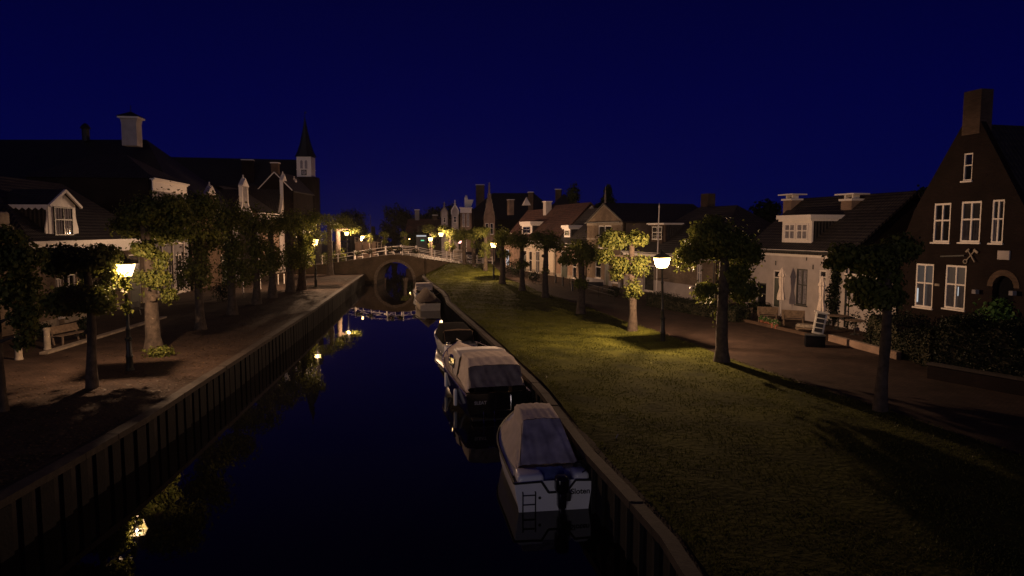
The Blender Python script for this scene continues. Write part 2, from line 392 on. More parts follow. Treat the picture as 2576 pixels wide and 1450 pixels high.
# ------------------------------------------------------------------ street lamps
def lamp(label, x, y, z=QZ, h=3.62, s=1.0, near=True, gm='lamp_glass', rz=.3, lean=0, group='street lamps along the quays', watt=1000, col=(1.0, .60, .34), bh=.34):
    t = thing('street_lamp', label, 'street lamp', (x, y, z), rz, group); t.scale = (s, s, s)
    t.rotation_euler[1] = lean
    p = MB(); n = 14 if near else 8
    p.lathe([(.16,0),(.16,.06),(.125,.09),(.12,.5),(.135,.53),(.13,.58),(.105,.62),(.10,1.15),(.135,1.19),(.135,1.25),(.085,1.30),(.075,1.55),(.095,1.58),(.06,1.66),(.055,h-.75),(.075,h-.7),(.05,h-.62),(.045,h-.12),(.09,h-.06),(.10,h-.02)], n=n)
    p.build('post', 'iron', t)
    if near:
        q = MB().tube([(-.32,0,h-.5),(.32,0,h-.5)], .014, 6); q.lathe([(.0,0),(.03,.02),(.0,.045)], (-.33,0,h-.52), 8); q.lathe([(0,0),(.03,.02),(0,.045)], (.33,0,h-.52), 8); q.build('ladder_bar', 'iron', t)
    lw, uw, lh = .165, .295, .50
    L_ = bpy.data.lights.new('bulb', 'POINT'); L_.energy = watt*LAMP; L_.color = col; L_.shadow_soft_size = .045
    lo = bpy.data.objects.new('bulb', L_); COL.objects.link(lo); lo.parent = t; lo.location = (0, 0, h+bh)
    bp = MB().box(-lw-.02, lw+.02, -lw-.02, lw+.02, h-.015, h+.012); bp.build('lantern_base', 'iron', t)
    g = MB(); g.add([(-lw,-lw,h+.02),(lw,-lw,h+.02),(lw,lw,h+.02),(-lw,lw,h+.02),(-uw,-uw,h+lh),(uw,-uw,h+lh),(uw,uw,h+lh),(-uw,uw,h+lh)],[(0,1,5,4),(1,2,6,5),(2,3,7,6),(3,0,4,7)])
    g.build('lantern_glass', gm, t)
    f = MB()
    for a, c in ((-1,-1),(1,-1),(1,1),(-1,1)):
        f.tube([(a*(lw+.008), c*(lw+.008), h), (a*(uw+.008), c*(uw+.008), h+lh)], .009, 4)
    for q, zz in ((lw+.01, h+.005), (uw+.012, h+lh+.008)):
        for a in (-1, 1):
            f.box(-q, q, a*q-.011, a*q+.011, zz-.012, zz+.012); f.box(a*q-.011, a*q+.011, -q+.011, q-.011, zz-.011, zz+.011)
    f.build('lantern_frame', 'iron', t)
    r = MB(); z1 = h+lh+.02
    r.add([(-.33,-.33,z1),(.33,-.33,z1),(.33,.33,z1),(-.33,.33,z1),(-.10,-.10,z1+.19),(.10,-.10,z1+.19),(.10,.10,z1+.19),(-.10,.10,z1+.19)],[(0,3,2,1),(4,5,6,7),(0,1,5,4),(1,2,6,5),(2,3,7,6),(3,0,4,7)])
    r.lathe([(.09,0),(.10,.03),(.06,.09),(.02,.12),(.03,.16),(.0,.22)], (0,0,z1+.185), 10)
    r.build('lantern_roof', 'iron', t)
    return t
def glamp(label, u, v, z=QZ, **k):
    x, y = G(u, v, z); return lamp(label, x, y, z, **k)
glamp('black street lamp among the leaves in front of the left brick house', 327, 932, bh=.44, watt=930)
x, z = A(792, 612, 64.8); lamp('black street lamp standing on the open left quay short of the bridge', x, 64.8, s=1.1, watt=1700)
glamp('black street lamp between two trees in front of the yellow brick house', 1668, 865, lean=-.035, watt=1600)
glamp('slender street lamp beside the brightly lit trunk on the right street', 1242, 705, s=.98, watt=1400)
x, z = A(872, 585, 85); lamp('street lamp at the left end of the arched bridge', x, 85, 2.78, near=False, s=.88, watt=1500)
x, z = A(912, 596, 117); lamp('distant street lamp beyond the left end of the bridge, above pale roofs', x, 117, 1.5, near=False, gm='lamp_glass_far')
x, z = A(1109.5, 590, 92.9); lamp('street lamp on the bridge approach beside the lit tree', x, 92.9, 2.15, near=False, watt=1700)
x, z = A(1083, 602, 104); lamp('street lamp beyond the bridge with a lit trunk under it', x, 104, 1.35, near=False, gm='lamp_glass_far')
x, z = A(1156, 600, 100); lamp('small pinkish lamp near the parked car', x, 100, 1.6, h=3.45, s=.9, near=False, gm='lamp_pink', group='small lamps', watt=250, col=(1., .5, .45))

# ------------------------------------------------------------------ trees
def leaves(mb, c, r, n, s, rd, shell=.55):
    for i in range(n):
        while True:
            d = Vector((rd.gauss(0, 1), rd.gauss(0, 1), rd.gauss(0, 1)))
            if d.length > .01: break
        d.normalize(); q = (shell + (1-shell)*rd.random()) * (1 + .12*math.sin(d.x*7+c[0])+.1*math.sin(d.z*9+c[1]*3)+.1*math.sin(d.y*8))
        if rd.random() < .38: q = rd.random()**.45
        if rd.random() < .16: q *= 1.05 + .4*rd.random()
        p = Vector((c[0]+d.x*r[0]*q, c[1]+d.y*r[1]*q, c[2]+d.z*r[2]*q))
        # leaf: a folded diamond, hanging and facing outwards
        nrm = (d + Vector((rd.uniform(-.8, .8), rd.uniform(-.8, .8), rd.uniform(-.5, .8)))).normalized()
        tng = nrm.cross(Vector((rd.uniform(-1, 1), rd.uniform(-1, 1), rd.uniform(-.4, .4)))).normalized()
        if tng.length < .1: continue
        bt = nrm.cross(tng); k = s*rd.uniform(.6, 1.25)
        a = p - tng*k*.15; e = p + tng*k
        l1 = p + tng*k*.25 + bt*k*.45 + nrm*k*.12; l2 = p + tng*k*.25 - bt*k*.45 + nrm*k*.12
        mb.add([a, l1, e, l2], [(0, 1, 2), (0, 2, 3)])
def tree(label, x, y, z, h, tr, clumps, leaf=.13, n=2600, lm='linden_leaves', group=None, lean=0, name='lime_tree', seed=None, knots=2, sparse=()):
    """clumps: (dx, dz, rx, rz, dy) in metres round the trunk base"""
    rd = random.Random(seed if seed is not None else int(x*13+y*7))
    t = thing(name, label, 'tree', (x, y, z), 0, group)
    k = MB(); pts = []; rs = []; m = 9
    for i in range(m+1):
        q = i/m; pts.append((lean*q*q + .03*math.sin(q*7+x), .04*math.sin(q*5+y), q*h - .1*(i == 0)))
        rs.append(tr*(1.45 if i == 0 else 1.08 if i == 1 else 1-.35*q) * (1+.07*math.sin(i*2.3+x)))
    k.tube(pts, rs, 12)
    for _ in range(knots):
        zz = rd.uniform(.35, .8)*h; a = rd.uniform(0, 6.28); q = tr*.8
        k.lathe([(0, -tr*.5), (tr*.4, -tr*.3), (tr*.45, 0), (tr*.3, tr*.35), (0, tr*.5)], (q*math.cos(a), q*math.sin(a), zz), 8)
    for (dx, dz, rx, rz, dy) in clumps:
        b0 = min(h*.93, max(.8, dz - rz*.3)); p0 = (lean*(b0/h)**2, 0, b0)
        if abs(dx) > .35 or dz > h:
            k.tube([p0, (dx*.5, dy*.5, b0*.5+dz*.5+.1), (dx*.95, dy*.9, dz)], [tr*.45, tr*.3, tr*.12], 7)
            for _ in range(3):
                e_ = (dx+rd.uniform(-.6, .6)*rx, dy+rd.uniform(-.5, .5)*rx, dz+rd.uniform(-.4, .7)*rz)
                k.tube([(dx*.6, dy*.6, b0*.4+dz*.6), e_], [tr*.16, tr*.05], 5)
    k.build('trunk', 'bark', t)
    tot = sum(c[2]*c[2]+c[2]*c[3]*2 for c in clumps); c_ = MB()
    for (dx, dz, rx, rz, dy) in clumps:
        nn = int(n*(rx*rx+rx*rz*2)/tot); ry = (rx*.55+rz*.45)
        sub = 5
        leaves(c_, (dx, dy, dz), (rx*.8, ry*.8, rz*.8), nn//2, leaf, rd)
        for j in range(sub):
            a = rd.uniform(0, 6.28); e_ = rd.uniform(-.7, .8)
            leaves(c_, (dx+rx*.55*math.cos(a), dy+ry*.55*math.sin(a), dz+rz*.55*e_), (rx*.5, ry*.5, rz*.48), nn//(2*sub), leaf, rd, .4)
    for (dx, dz, rx, rz, dy, m_) in sparse: leaves(c_, (dx, dy, dz), (rx, rx*.7, rz), m_, leaf*1.1, rd, .1)
    c_.build('crown', lm, t)
    return t
def ptree(label, base, top, w, cl, n=2600, z=QZ, y=None, sp=(), **k):
    """base pixel, top v of the trunk, trunk width in px, clumps in px"""
    if y is None: x, y = G(base[0], base[1], z)
    else: x = A(base[0], base[1], y)[0]
    s = (y*math.cos(PITCH))/F*1.003
    h = A(base[0], top, y)[1] - z
    out = []
    for i, c in enumerate(cl):
        dy = c[4] if len(c) > 4 else (((i*37) % 5)-2)*.12*c[2]*s
        xx, zz = A(c[0], c[1], y+dy); out.append((xx-x, zz-z, c[2]*s, c[3]*s, dy))
    sq = []
    for u, v, ru, rv, dy, m_ in sp:
        xx, zz = A(u, v, y+dy); xx -= x; zz -= z; s2 = (y+dy)/F; sq.append((xx, zz, ru*s2, rv*s2, dy, m_))
    return tree(label, x, y, z, h, w/2*s, out, n=n, sparse=sq, **k)
GL = 'pollarded limes along the left quay'; GR = 'pollarded limes along the right lawn'
ptree('lime tree cut off by the left picture edge, nearest of the left row', (6, 1035), 640, 22, [(28,655,85,62,0),(0,590,60,30,0),(30,735,72,55,.2),(62,800,42,50,0),(58,855,24,36,-.2)], 5200, group=GL)
ptree('dark lime just left of the lamp before the brick house, its crown spread flat', (236, 975), 655, 25, sp=[(272,690,32,48,1.9,330),(225,705,34,22,1.5,130),(300,645,12,24,2.1,60),(312,712,18,28,2.0,110),(318,768,16,26,1.6,60),(280,760,26,26,1.4,90)], cl=[(215,652,98,44,0),(258,640,40,32,.9),(150,672,46,32,-.3),(205,752,88,46,.2),(150,768,56,36,-.2),(252,762,40,38,-.4),(255,700,26,30,1.5),(270,738,20,22,1.3),(280,665,14,22,2.0),(225,690,34,18,1.3)], n=11000, group=GL)
ptree('lime whose pale trunk is lit full by the lamp left of it', (388, 882), 560, 36, [(390,530,88,56,0),(330,565,60,44,.3),(455,570,50,50,.2),(400,590,60,40,.4),(365,628,38,26,-.5),(400,655,28,30,-.2),(395,700,38,32,-.5),(425,745,24,28,-.2),(345,700,14,22,-.2),(375,740,22,26,.4)], 11000, group=GL, lean=-.15)
row = [(504,829,'fourth lime of the left row, in front of the grey house',[(490,530,62,48),(515,600,40,45),(490,680,42,55)],3200,26),
       (584,792,'fifth lime of the left row, in front of the pale gable',[(578,550,48,46),(588,620,34,36),(590,685,38,44)],2800,24),
       (646,766,'sixth lime of the left row, dark against the houses',[(640,560,44,42),(650,620,30,30),(645,675,32,38)],2400,22),
       (686,750,'seventh lime of the left row, with a round lower tuft',[(690,565,36,34),(692,650,30,36)],2000,22),
       (731,735,'eighth lime of the left row, one before the last ahead of the lamp',[(735,560,38,36),(738,650,30,34)],2000,23),
       (760,729,'ninth lime of the left row, just left of the open quay lamp',[(768,560,34,34),(770,605,22,26),(762,652,27,32)],2200,23)]
for u, v, lb, cl, n_, w_ in row: ptree(lb, (u, v), 560, w_*.85, [(a, c, p*1.28, q*1.2) for a, c, p, q in cl] + [(u, 640, 20, 60)], int(n_*1.9), group=GL, leaf=.15)
ptree('yellow lit lime right of the open quay lamp', (831, 693), 560, 15, [(812,552,34,20),(838,570,26,16),(812,598,26,24),(822,650,20,22)], 2600, group=GL, leaf=.15)
ptree('dark lime at the left foot of the bridge', (851, 687), 565, 17, [(862,558,34,26),(885,575,24,20),(852,648,26,30)], 2400, group=GL, leaf=.15)
ptree('lime tree nearest on the right, dark before the brick house with the tall gable', (2217, 1045), 640, 30, [(2195,655,100,46,0),(2260,625,60,44,.4),(2130,640,45,30,-.2),(2215,742,78,44,.2),(2170,715,45,32,0),(2235,698,40,30,.1),(2100,665,30,20,.2)], 8000, group=GR)
ptree('bushy dark lime right of the street lamp with a shining leaf edge', (1815, 915), 560, 31, sp=[(1705,652,18,26,2.6,110),(1722,622,22,20,2.4,90),(1752,590,20,34,1.8,90),(1770,735,30,34,1.6,120),(1800,790,14,50,.2,30),(1730,672,30,12,2.2,60)], cl=[(1815,612,85,62,0),(1745,640,48,34,-.2),(1872,640,48,44,.2),(1865,725,45,52,.2),(1775,735,32,30,-.3),(1800,560,30,22,0),(1850,690,46,36,.1),(1800,600,60,50,-.9)], n=14000, group=GR, lean=-.05)
ptree('lime with lit trunk just left of the street lamp on the right', (1590, 838), 590, 21, [(1545,605,48,32,.2),(1600,600,32,26,-.2),(1525,645,30,26,.2),(1605,668,30,34,-.1),(1560,665,30,28,.2),(1590,728,26,32,-.1),(1550,690,20,20,.3)], 6200, group=GR, lean=-.1)
ptree('dark lime before the terrace railing, left of the lit one', (1462, 795), 640, 21, [(1455,635,46,44),(1490,640,20,26),(1425,655,22,20),(1462,712,22,24)], 3600, group=GR)
ptree('slim lime with a broad dark crown hiding the lit facade', (1372, 752), 600, 17, [(1375,605,46,36),(1350,600,26,24),(1400,620,24,22),(1373,682,13,13)], 2800, group=GR)
ptree('lime fourth to the right of the slender lamp, small tuft halfway up', (1313, 735), 600, 15, [(1308,606,36,34),(1315,664,19,16)], 2400, group=GR)
ptree('lime directly right of the slender street lamp', (1264, 716), 600, 15, [(1262,600,28,34),(1268,640,20,16)], 2200, group=GR)
ptree('brightly lit lime directly left of the slender street lamp', (1222, 697), 590, 12, [(1212,585,24,18),(1222,618,17,16),(1218,640,17,14)], 2600, group=GR, leaf=.15)
ptree('dark lime by the bicycles', (1193, 686), 600, 11, [(1190,592,24,20),(1195,615,16,14)], 1800, group=GR, z=1.5, leaf=.16)
ptree('dark lime behind the notice board', (1168, 676), 600, 12, [(1160,590,26,20),(1150,600,14,14)], 1800, group=GR, z=1.9, leaf=.16)
ptree('lit tree right of the lamp on the bridge approach', (1133, 655), 570, 12, [(1120,578,22,14),(1138,590,17,20),(1130,620,17,22)], 2200, z=2.1, y=95, leaf=.17, group='trees beyond the bridge')
ptree('lit tree straight above the lamp beyond the bridge', (1085, 660), 580, 11, [(1078,575,18,14),(1090,590,12,12),(1085,620,9,10)], 1500, z=1.3, y=106, leaf=.17, group='trees beyond the bridge')
ptree('narrow yellow lit tree above the crown of the bridge', (1019, 640), 590, 10, [(1018,590,10,8),(1019,610,11,12)], 900, z=1.3, y=112, leaf=.18, group='trees beyond the bridge')
ptree('narrow yellow lit tree left of the crown of the bridge', (966, 640), 590, 8, [(966,590,13,9),(966,608,9,12)], 900, z=1.3, y=112, leaf=.18, group='trees beyond the bridge')
ptree('thin lit tree behind the far white railing', (932, 640), 590, 7, [(930,592,12,9),(933,606,8,9)], 700, z=1.3, y=118, leaf=.18, group='trees beyond the bridge')
BG = 'dark trees on the horizon'
def bgtree(label, u, y, cl, n=3000): ptree(label, (u, 640), 570, 14, cl, n, z=1.2, y=y, lm='dark_leaves', leaf=.42, group=BG, name='broad_tree')
bgtree('broad dark tree beyond the left end of the bridge', 886, 150, [(886,555,34,36),(905,580,22,24),(865,590,30,26)])
bgtree('tallest dark tree right of the sky gap', 992, 160, [(995,545,34,42),(975,580,22,34),(1010,590,26,30)])
bgtree('dark tree behind the far houses, left of the twin gables', 1050, 165, [(1045,560,38,34),(1020,550,24,30),(1080,560,30,36)])
bgtree('dark tree rising behind the twin gables', 1110, 170, [(1100,545,40,32),(1135,540,30,34),(1125,580,34,26)])
bgtree('low dark tree between the far lamps', 1055, 135, [(1050,600,30,22),(1025,602,18,20),(1080,598,20,18)], 2000)
bgtree('low dark tree over the left bank beyond the bridge', 940, 170, [(925,602,30,14),(955,608,24,10),(900,600,20,14)], 1600)
bgtree('pointed dark conifer above the gabled brick house', 1530, 92, [(1530,505,20,18),(1530,480,9,16),(1515,525,18,16)], 1600)
bgtree('dark tree filling the gap between the two right houses', 1890, 75, [(1880,570,50,38),(1920,540,45,40),(1850,600,40,30)], 3000)
bgtree('dark tree behind the roof left of the tall brick gable', 2290, 62, [(2270,520,50,26),(2330,500,40,30)], 2200)

# ------------------------------------------------------------------ houses
def top_at(out, x, side):
    """height of the outline just left (-1) or right (+1) of x"""
    x += side*1e-4
    for (xa, za), (xb, zb) in zip(out, out[1:]):
        if xb > xa and xa <= x <= xb: return za + (zb-za)*(x-xa)/(xb-xa)
    return out[0][1] if x < out[0][0] else out[-1][1]
def wall_with_holes(mb, out, holes, th=.3, rev=.14):
    w0, w1 = out[0][0], out[-1][0]
    xs = sorted(set([round(p[0], 4) for p in out] + [round(q, 4) for h in holes for q in (h[0], h[2]) if w0 < q < w1]))
    def quad(xa, xb, za, zb, ta, tb):
        mb.add([(xa,0,za),(xb,0,zb),(xb,0,tb),(xa,0,ta)], [(0,1,2,3)]); mb.add([(xa,th,za),(xb,th,zb),(xb,th,tb),(xa,th,ta)], [(3,2,1,0)])
    for xa, xb in zip(xs, xs[1:]):
        ta, tb = top_at(out, xa, 1), top_at(out, xb, -1); mid = (xa+xb)/2; z = 0
        for h in sorted([h for h in holes if h[0] < mid < h[2]], key=lambda q: q[1]):
            if h[1] > z: quad(xa, xb, z, z, h[1], h[1])
            z = h[3]
        if min(ta, tb) > z: quad(xa, xb, z, z, ta, tb)
        mb.add([(xa,0,ta),(xb,0,tb),(xb,th,tb),(xa,th,ta)], [(0,1,2,3)])
    for (xa, za), (xb, zb) in zip(out, out[1:]):
        if abs(xa-xb) < 1e-4: mb.add([(xa,0,za),(xa,0,zb),(xa,th,zb),(xa,th,za)], [(0,1,2,3)])
    for x0, z0, x1, z1 in holes:
        mb.add([(x0,0,z0),(x1,0,z0),(x1,th,z0),(x0,th,z0),(x0,0,z1),(x1,0,z1),(x1,th,z1),(x0,th,z1)], [(0,1,2,3),(4,7,6,5),(0,3,7,4),(1,5,6,2)])
def window(par, x0, z0, x1, z1, style='cross', fm='white_paint', pane='glass_dark', curtain=None, y=.0, sill=True, inner=None):
    w, h = x1-x0, z1-z0; f = MB(); bw = min(.085, w*.13); ya, yb = y+.03, y+.11
    f.box(x0, x0+bw, ya, yb, z0, z1); f.box(x1-bw, x1, ya, yb, z0, z1)
    f.box(x0+bw, x1-bw, ya, yb, z1-bw, z1); f.box(x0+bw, x1-bw, ya, yb, z0, z0+bw)
    xm = (x0+x1)/2; zt = z0+h*.56; mw = bw*.42
    if style in ('cross', 'T', 'six'):
        f.box(x0+bw, x1-bw, ya+.002, yb-.004, zt-mw, zt+mw)
    if style in ('cross', 'six'):
        f.box(xm-mw, xm+mw, ya+.005, yb-.008, z0+bw, zt-mw); f.box(xm-mw, xm+mw, ya+.005, yb-.008, zt+mw, z1-bw)
    if style == 'six':
        f.box(x0+bw, x1-bw, ya+.012, yb-.012, z0+h*.3-.012, z0+h*.3+.012)
    o = f.build('window', fm, par)
    MB().box(x0+bw*.8, x1-bw*.8, yb-.025, yb-.012, z0+bw*.8, z1-bw*.8).build('pane', pane, o) if pane else None
    if curtain:
        c = MB(); n = 24
        def cur(xa, xb, zb_, zt_):
            rows = [[(xa+(xb-xa)*i/n, yb-.03+.012*math.sin(i*1.9), zz) for i in range(n+1)] for zz in (zb_, zt_)]; c.grid(rows)
        if curtain == 'both': cur(x0+bw, x0+w*.32, z0+bw, zt-mw); cur(x1-w*.32, x1-bw, z0+bw, zt-mw)
        elif curtain == 'full': cur(x0+bw, x1-bw, z0+bw, z1-bw)
        elif curtain == 'left': cur(x0+bw, x0+w*.4, z0+bw, zt-mw)
        elif curtain == 'dark': cur(x0+bw, xm-mw, z0+bw, zt-mw); cur(xm+mw*3, x1-bw, z0+bw, zt-mw)
        c.build('curtain', 'curtain_dark' if curtain == 'dark' else 'curtain', o)
    if sill: MB().box(x0-.06, x1+.06, y-.07, y+.028, z0-.07, z0-.003).build('sill', fm, o)
    return o
def door(par, x0, z0, x1, z1, dm='door_paint', fm='white_paint', y=0.):
    f = MB(); bw = .09; ya, yb = y+.04, y+.13
    zt = z0+(z1-z0)*.8
    f.box(x0, x0+bw, ya, yb, z0, z1); f.box(x1-bw, x1, ya, yb, z0, z1); f.box(x0+bw, x1-bw, ya, yb, z1-bw, z1); f.box(x0+bw, x1-bw, ya, yb-.01, zt-.03, zt+.03)
    o = f.build('door', fm, par)
    d = MB().box(x0+bw, x1-bw, yb-.06, yb-.02, z0, zt-.03)
    w = (x1-x0-2*bw)
    for q0, q1 in ((.08, .42), (.5, .92)):
        zz0, zz1 = z0+(zt-z0)*q0, z0+(zt-z0)*q1
        d.box(x0+bw+w*.16, x1-bw-w*.16, yb-.072, yb-.06, zz0, zz1)
    d.build('leaf', dm, o); MB().box(x0+bw, x1-bw, yb-.05, yb-.03, zt+.03, z1-bw).build('pane', 'glass_dark', o)
    MB().tube([(x1-bw-.1, ya-.01, z0+1.0), (x1-bw-.1, ya-.05, z0+1.0), (x1-bw-.2, ya-.05, z0+1.0)], .012, 6).build('handle', 'chrome', o)
    return o
ALLH = []
class House:
    def __init__(s, name, label, P0, P1, depth, wallm, eave, roof='side', rh=3.0, out=None, base=QZ, roofm='tiles_dark',
                 holes=(), cornice=None, plinth=None, cat='house', group=None, over=.25, sidewall=None, roof_from=None, verge=None, cheight=.45):
        ALLH.append((name, s)); s.P0, s.P1 = Vector(P0), Vector(P1); d = s.P1-s.P0; s.w = d.length; s.d = d.normalized(); s.base = base; s.eave = eave; s.depth = depth
        s.o = thing(name, label, cat, (P0[0], P0[1], base), math.atan2(s.d.y, s.d.x), group)
        w = s.w; s.out = out or ([(0, eave), (w, eave)] if roof != 'front' else [(0, eave), (w/2, eave+rh), (w, eave)])
        H = [s.px(*h[:4])+tuple(h[4:]) if max(h[:4]) > 60 else tuple(h) for h in holes]
        H = [h for h in H if h[2] > h[0]+.15 and h[3] > h[1]+.1 and h[0] > .02 and h[2] < w-.02]
        H = [(h[0], max(h[1], .02), h[2], min(h[3], min(top_at(s.out, h[0], 1), top_at(s.out, h[2], -1))-.06))+tuple(h[4:]) for h in H]
        s.H = H; mb = MB(); wall_with_holes(mb, s.out, [h[:4] for h in H])
        if sidewall: s.wall = mb.build('wall', wallm, s.o); mb = MB()
        # side and back walls
        for xa in (0, w):
            sx = .3 if xa == 0 else -.3
            if roof == 'side':
                mb.prism([(.3, 0), (depth, 0), (depth, eave), (depth/2+.15, eave+rh-.25), (.3, eave)], xa, xa+sx, 'x')
            else: mb.box(min(xa, xa+sx), max(xa, xa+sx), .3, depth, 0, eave)
        if roof == 'front': mb.prism([(.3, 0), (w-.3, 0), (w-.3, eave), (w/2, eave+rh-.3), (.3, eave)], depth-.3, depth)
        else: mb.box(.3, w-.3, depth-.3, depth, 0, eave)
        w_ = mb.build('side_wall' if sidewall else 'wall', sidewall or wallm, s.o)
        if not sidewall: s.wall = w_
        r = MB(); ov = over; t = .14
        if roof == 'side':
            k = rh/(depth/2); e0 = eave-ov*k
            r.prism([(-ov, e0), (depth/2, eave+rh), (depth+ov, e0), (depth+ov, e0+t), (depth/2, eave+rh+t*1.2), (-ov, e0+t)], -.12, w+.12, 'x')
        elif roof == 'front':
            k = rh/(w/2); e0 = eave-ov*k; y0 = roof_from if roof_from is not None else -.12
            r.prism([(-ov, e0), (w/2, eave+rh), (w+ov, e0), (w+ov, e0+t), (w/2, eave+rh+t*1.2), (-ov, e0+t)], y0, depth+.1)
        elif roof == 'hip':
            a = min(depth/2, w/2)*.9; z = eave+.01
            P = [(-ov,-ov,z),(w+ov,-ov,z),(w+ov,depth+ov,z),(-ov,depth+ov,z)]
            if w >= depth: Q = [(a, depth/2, eave+rh), (w-a, depth/2, eave+rh)]; fs = [(0,1,5,4),(1,2,5),(2,3,4,5),(3,0,4)]
            else: Q = [(w/2, a, eave+rh), (w/2, depth-a, eave+rh)]; fs = [(0,1,4),(1,2,5,4),(2,3,5),(3,0,4,5)]
            r.add(P+Q, fs+[(3,2,1,0)])
        elif roof == 'flat': r.box(.3, w-.3, .3, depth-.3, eave-.1, eave+.02)
        s.roof = r.build('roof', roofm, s.o)
        if cornice:
            c = MB(); ch = cheight; z = eave
            c.box(-.05, w+.05, -.10, -.002, z-ch, z-ch+.12); c.box(-.03, w+.03, -.06, -.002, z-ch+.12, z-.16)
            c.box(-.10, w+.10, -.16, -.002, z-.16, z-.07); c.box(-.16, w+.16, -.27, .1, z-.07, z+.06)
            c.build('cornice', cornice, s.o)
        if plinth:
            p = MB(); xs = [0]+[q for h in sorted(H) if h[1] < .4 for q in (h[0], h[2])]+[w]
            for xa, xb in zip(xs[::2], xs[1::2]):
                if xb > xa+.02: p.box(xa, xb, -.035, -.002, 0, plinth[1])
            p.build('plinth', plinth[0], s.o)
        for h in H:
            st = h[4] if len(h) > 4 else 'cross'; kw = h[5] if len(h) > 5 else {}
            if st == 'door': door(s.o, *h[:4], **kw)
            elif st == 'arch': pass
            else: window(s.o, *h[:4], style=st, **kw)
        if verge:
            v = MB()
            for p0, p1 in zip(s.out, s.out[1:]): v.bar(p0, p1, verge[1], -.05, .34)
            v.build('coping', verge[0], s.o)
    def hit(s, u, v):
        a, dy, dz = ray(u, v); # solve t*(a,dy) = P0 + k*d
        den = a*s.d.y - dy*s.d.x; t = (s.P0.x*s.d.y - s.P0.y*s.d.x)/den
        k = (t*a - s.P0.x)*s.d.x + (t*dy - s.P0.y)*s.d.y
        return k, EYE + dz*t - s.base
    def hitd(s, u, v, yl):
        n = Vector((-s.d.y, s.d.x)); Q = s.P0 + n*yl; a, dy, dz = ray(u, v)
        den = a*s.d.y - dy*s.d.x; t = (Q.x*s.d.y - Q.y*s.d.x)/den
        return (t*a - Q.x)*s.d.x + (t*dy - Q.y)*s.d.y, EYE + dz*t - s.base
    def chim(s, u0, u1, vt, yl, drop=2.0, **k):
        xa, z = s.hitd(u0, vt, yl); xb, _ = s.hitd(u1, vt, yl); w = min(abs(xb-xa)*.72, 1.1)
        return s.chimney((xa+xb)/2, yl, z-drop, z, w, min(w, .8), **k)
    def px(s, u0, v0, u1, v1):
        xa, za = s.hit(u0, v1); xb, zb = s.hit(u1, v0); xc, zc = s.hit((u0+u1)/2, v1); _, zd = s.hit((u0+u1)/2, v0)
        return (min(xa, xb), zc, max(xa, xb), zd)
    def chimney(s, x, y, z0, z1, w=.7, d=.6, m='brick_brown', cap=True, slab=False):
        b = MB().box(x-w/2, x+w/2, y-d/2, y+d/2, z0, z1); o = b.build('chimney', m, s.roof)
        c = MB()
        if cap: c.box(x-w/2-.1, x+w/2+.1, y-d/2-.1, y+d/2+.1, z1+.001, z1+.12)
        if slab:
            for a in (-1, 1): c.box(x+a*w*.35-.05, x+a*w*.35+.05, y-d*.3, y+d*.3, z1+.12, z1+.36)
            c.box(x-w/2-.35, x+w/2+.35, y-d/2-.2, y+d/2+.2, z1+.36, z1+.44)
        if c.v: c.build('chimney_cap', 'white_paint', s.roof)
        return o
    def dormer(s, x0, x1, z0, z1, y, depth, style='cross', gable=0, wm='white_paint', win=None, cornice=.3, n=2):
        b = MB(); w = x1-x0
        out = [(x0, z0), (x1, z0), (x1, z1)] + ([((x0+x1)/2, z1+gable)] if gable else []) + [(x0, z1)]
        b.prism(out, y, y+.12)
        o = b.build('dormer', wm, s.o)
        for q0 in (x0, x1-.08): MB().prism([(y+.12, z0), (y+depth, z1), (y+.12, z1)], q0, q0+.08, 'x').build('dormer_cheek', 'tiles_dark', o)
        c = MB()
        if gable:
            mx = (x0+x1)/2; k = .28
            c.bar((x0-k, z1-k*gable/(w/2)), (mx, z1+gable+.05), .16, y-.28, y-.16); c.bar((mx, z1+gable+.05), (x1+k, z1-k*gable/(w/2)), .16, y-.28, y-.16)
            c.build('bargeboard', 'white_paint', o)
            rr = MB(); rr.prism([(x0-k, z1-k*gable/(w/2)+.08), (mx, z1+gable+.13), (x1+k, z1-k*gable/(w/2)+.08), (x1+k, z1-k*gable/(w/2)+.0), (mx, z1+gable+.05), (x0-k, z1-k*gable/(w/2))], y-.16, y+depth)
            rr.build('dormer_roof', 'tiles_dark', o)
            sc = MB()
            for sx in (x0-k-.03, ):
                nsc = 8
                for i in range(nsc):
                    ya, yb = y-.16+i*(depth+.1)/nsc, y-.16+(i+1)*(depth+.1)/nsc
                    zt = z1-k*gable/(w/2)
                    sc.prism([(ya, zt+.06), (ya, zt-.10), ((ya+yb)/2, zt-.24), (yb, zt-.10), (yb, zt+.06)], sx, sx+.028, 'x')
            sc.build('fascia', 'white_paint', o)
        else:
            c.box(x0-.14, x1+.14, y-.2, y+depth*.8, z1, z1+cornice*.35); c.box(x0-.24, x1+.24, y-.3, y+depth*.85, z1+cornice*.35+.002, z1+cornice)
            c.build('dormer_cornice', 'white_paint', o)
        m = .16*w if n == 1 else .1*w; gap = .12
        ww = (w-2*m-gap*(n-1))/n
        for i in range(n):
            xa = x0+m+i*(ww+gap)
            f = window(o, xa, z0+.18, xa+ww, z1-.15, style=style, y=y-.115, sill=False, curtain=win, fm='white_paint' if n > 1 else 'dark_paint')
        return o

def L(y): return -25.76 - (y-36.64)*.128 if y < 60 else -28.75 - (y-60)*.035   # left facade line
def RR(y): return 20.1 - (y-30.5)*.232 if y < 41.7 else 17.5 - (y-41.7)*.325      # right facade line
def LP(y): return (L(y), y)
def RP(y): return (RR(y), y)

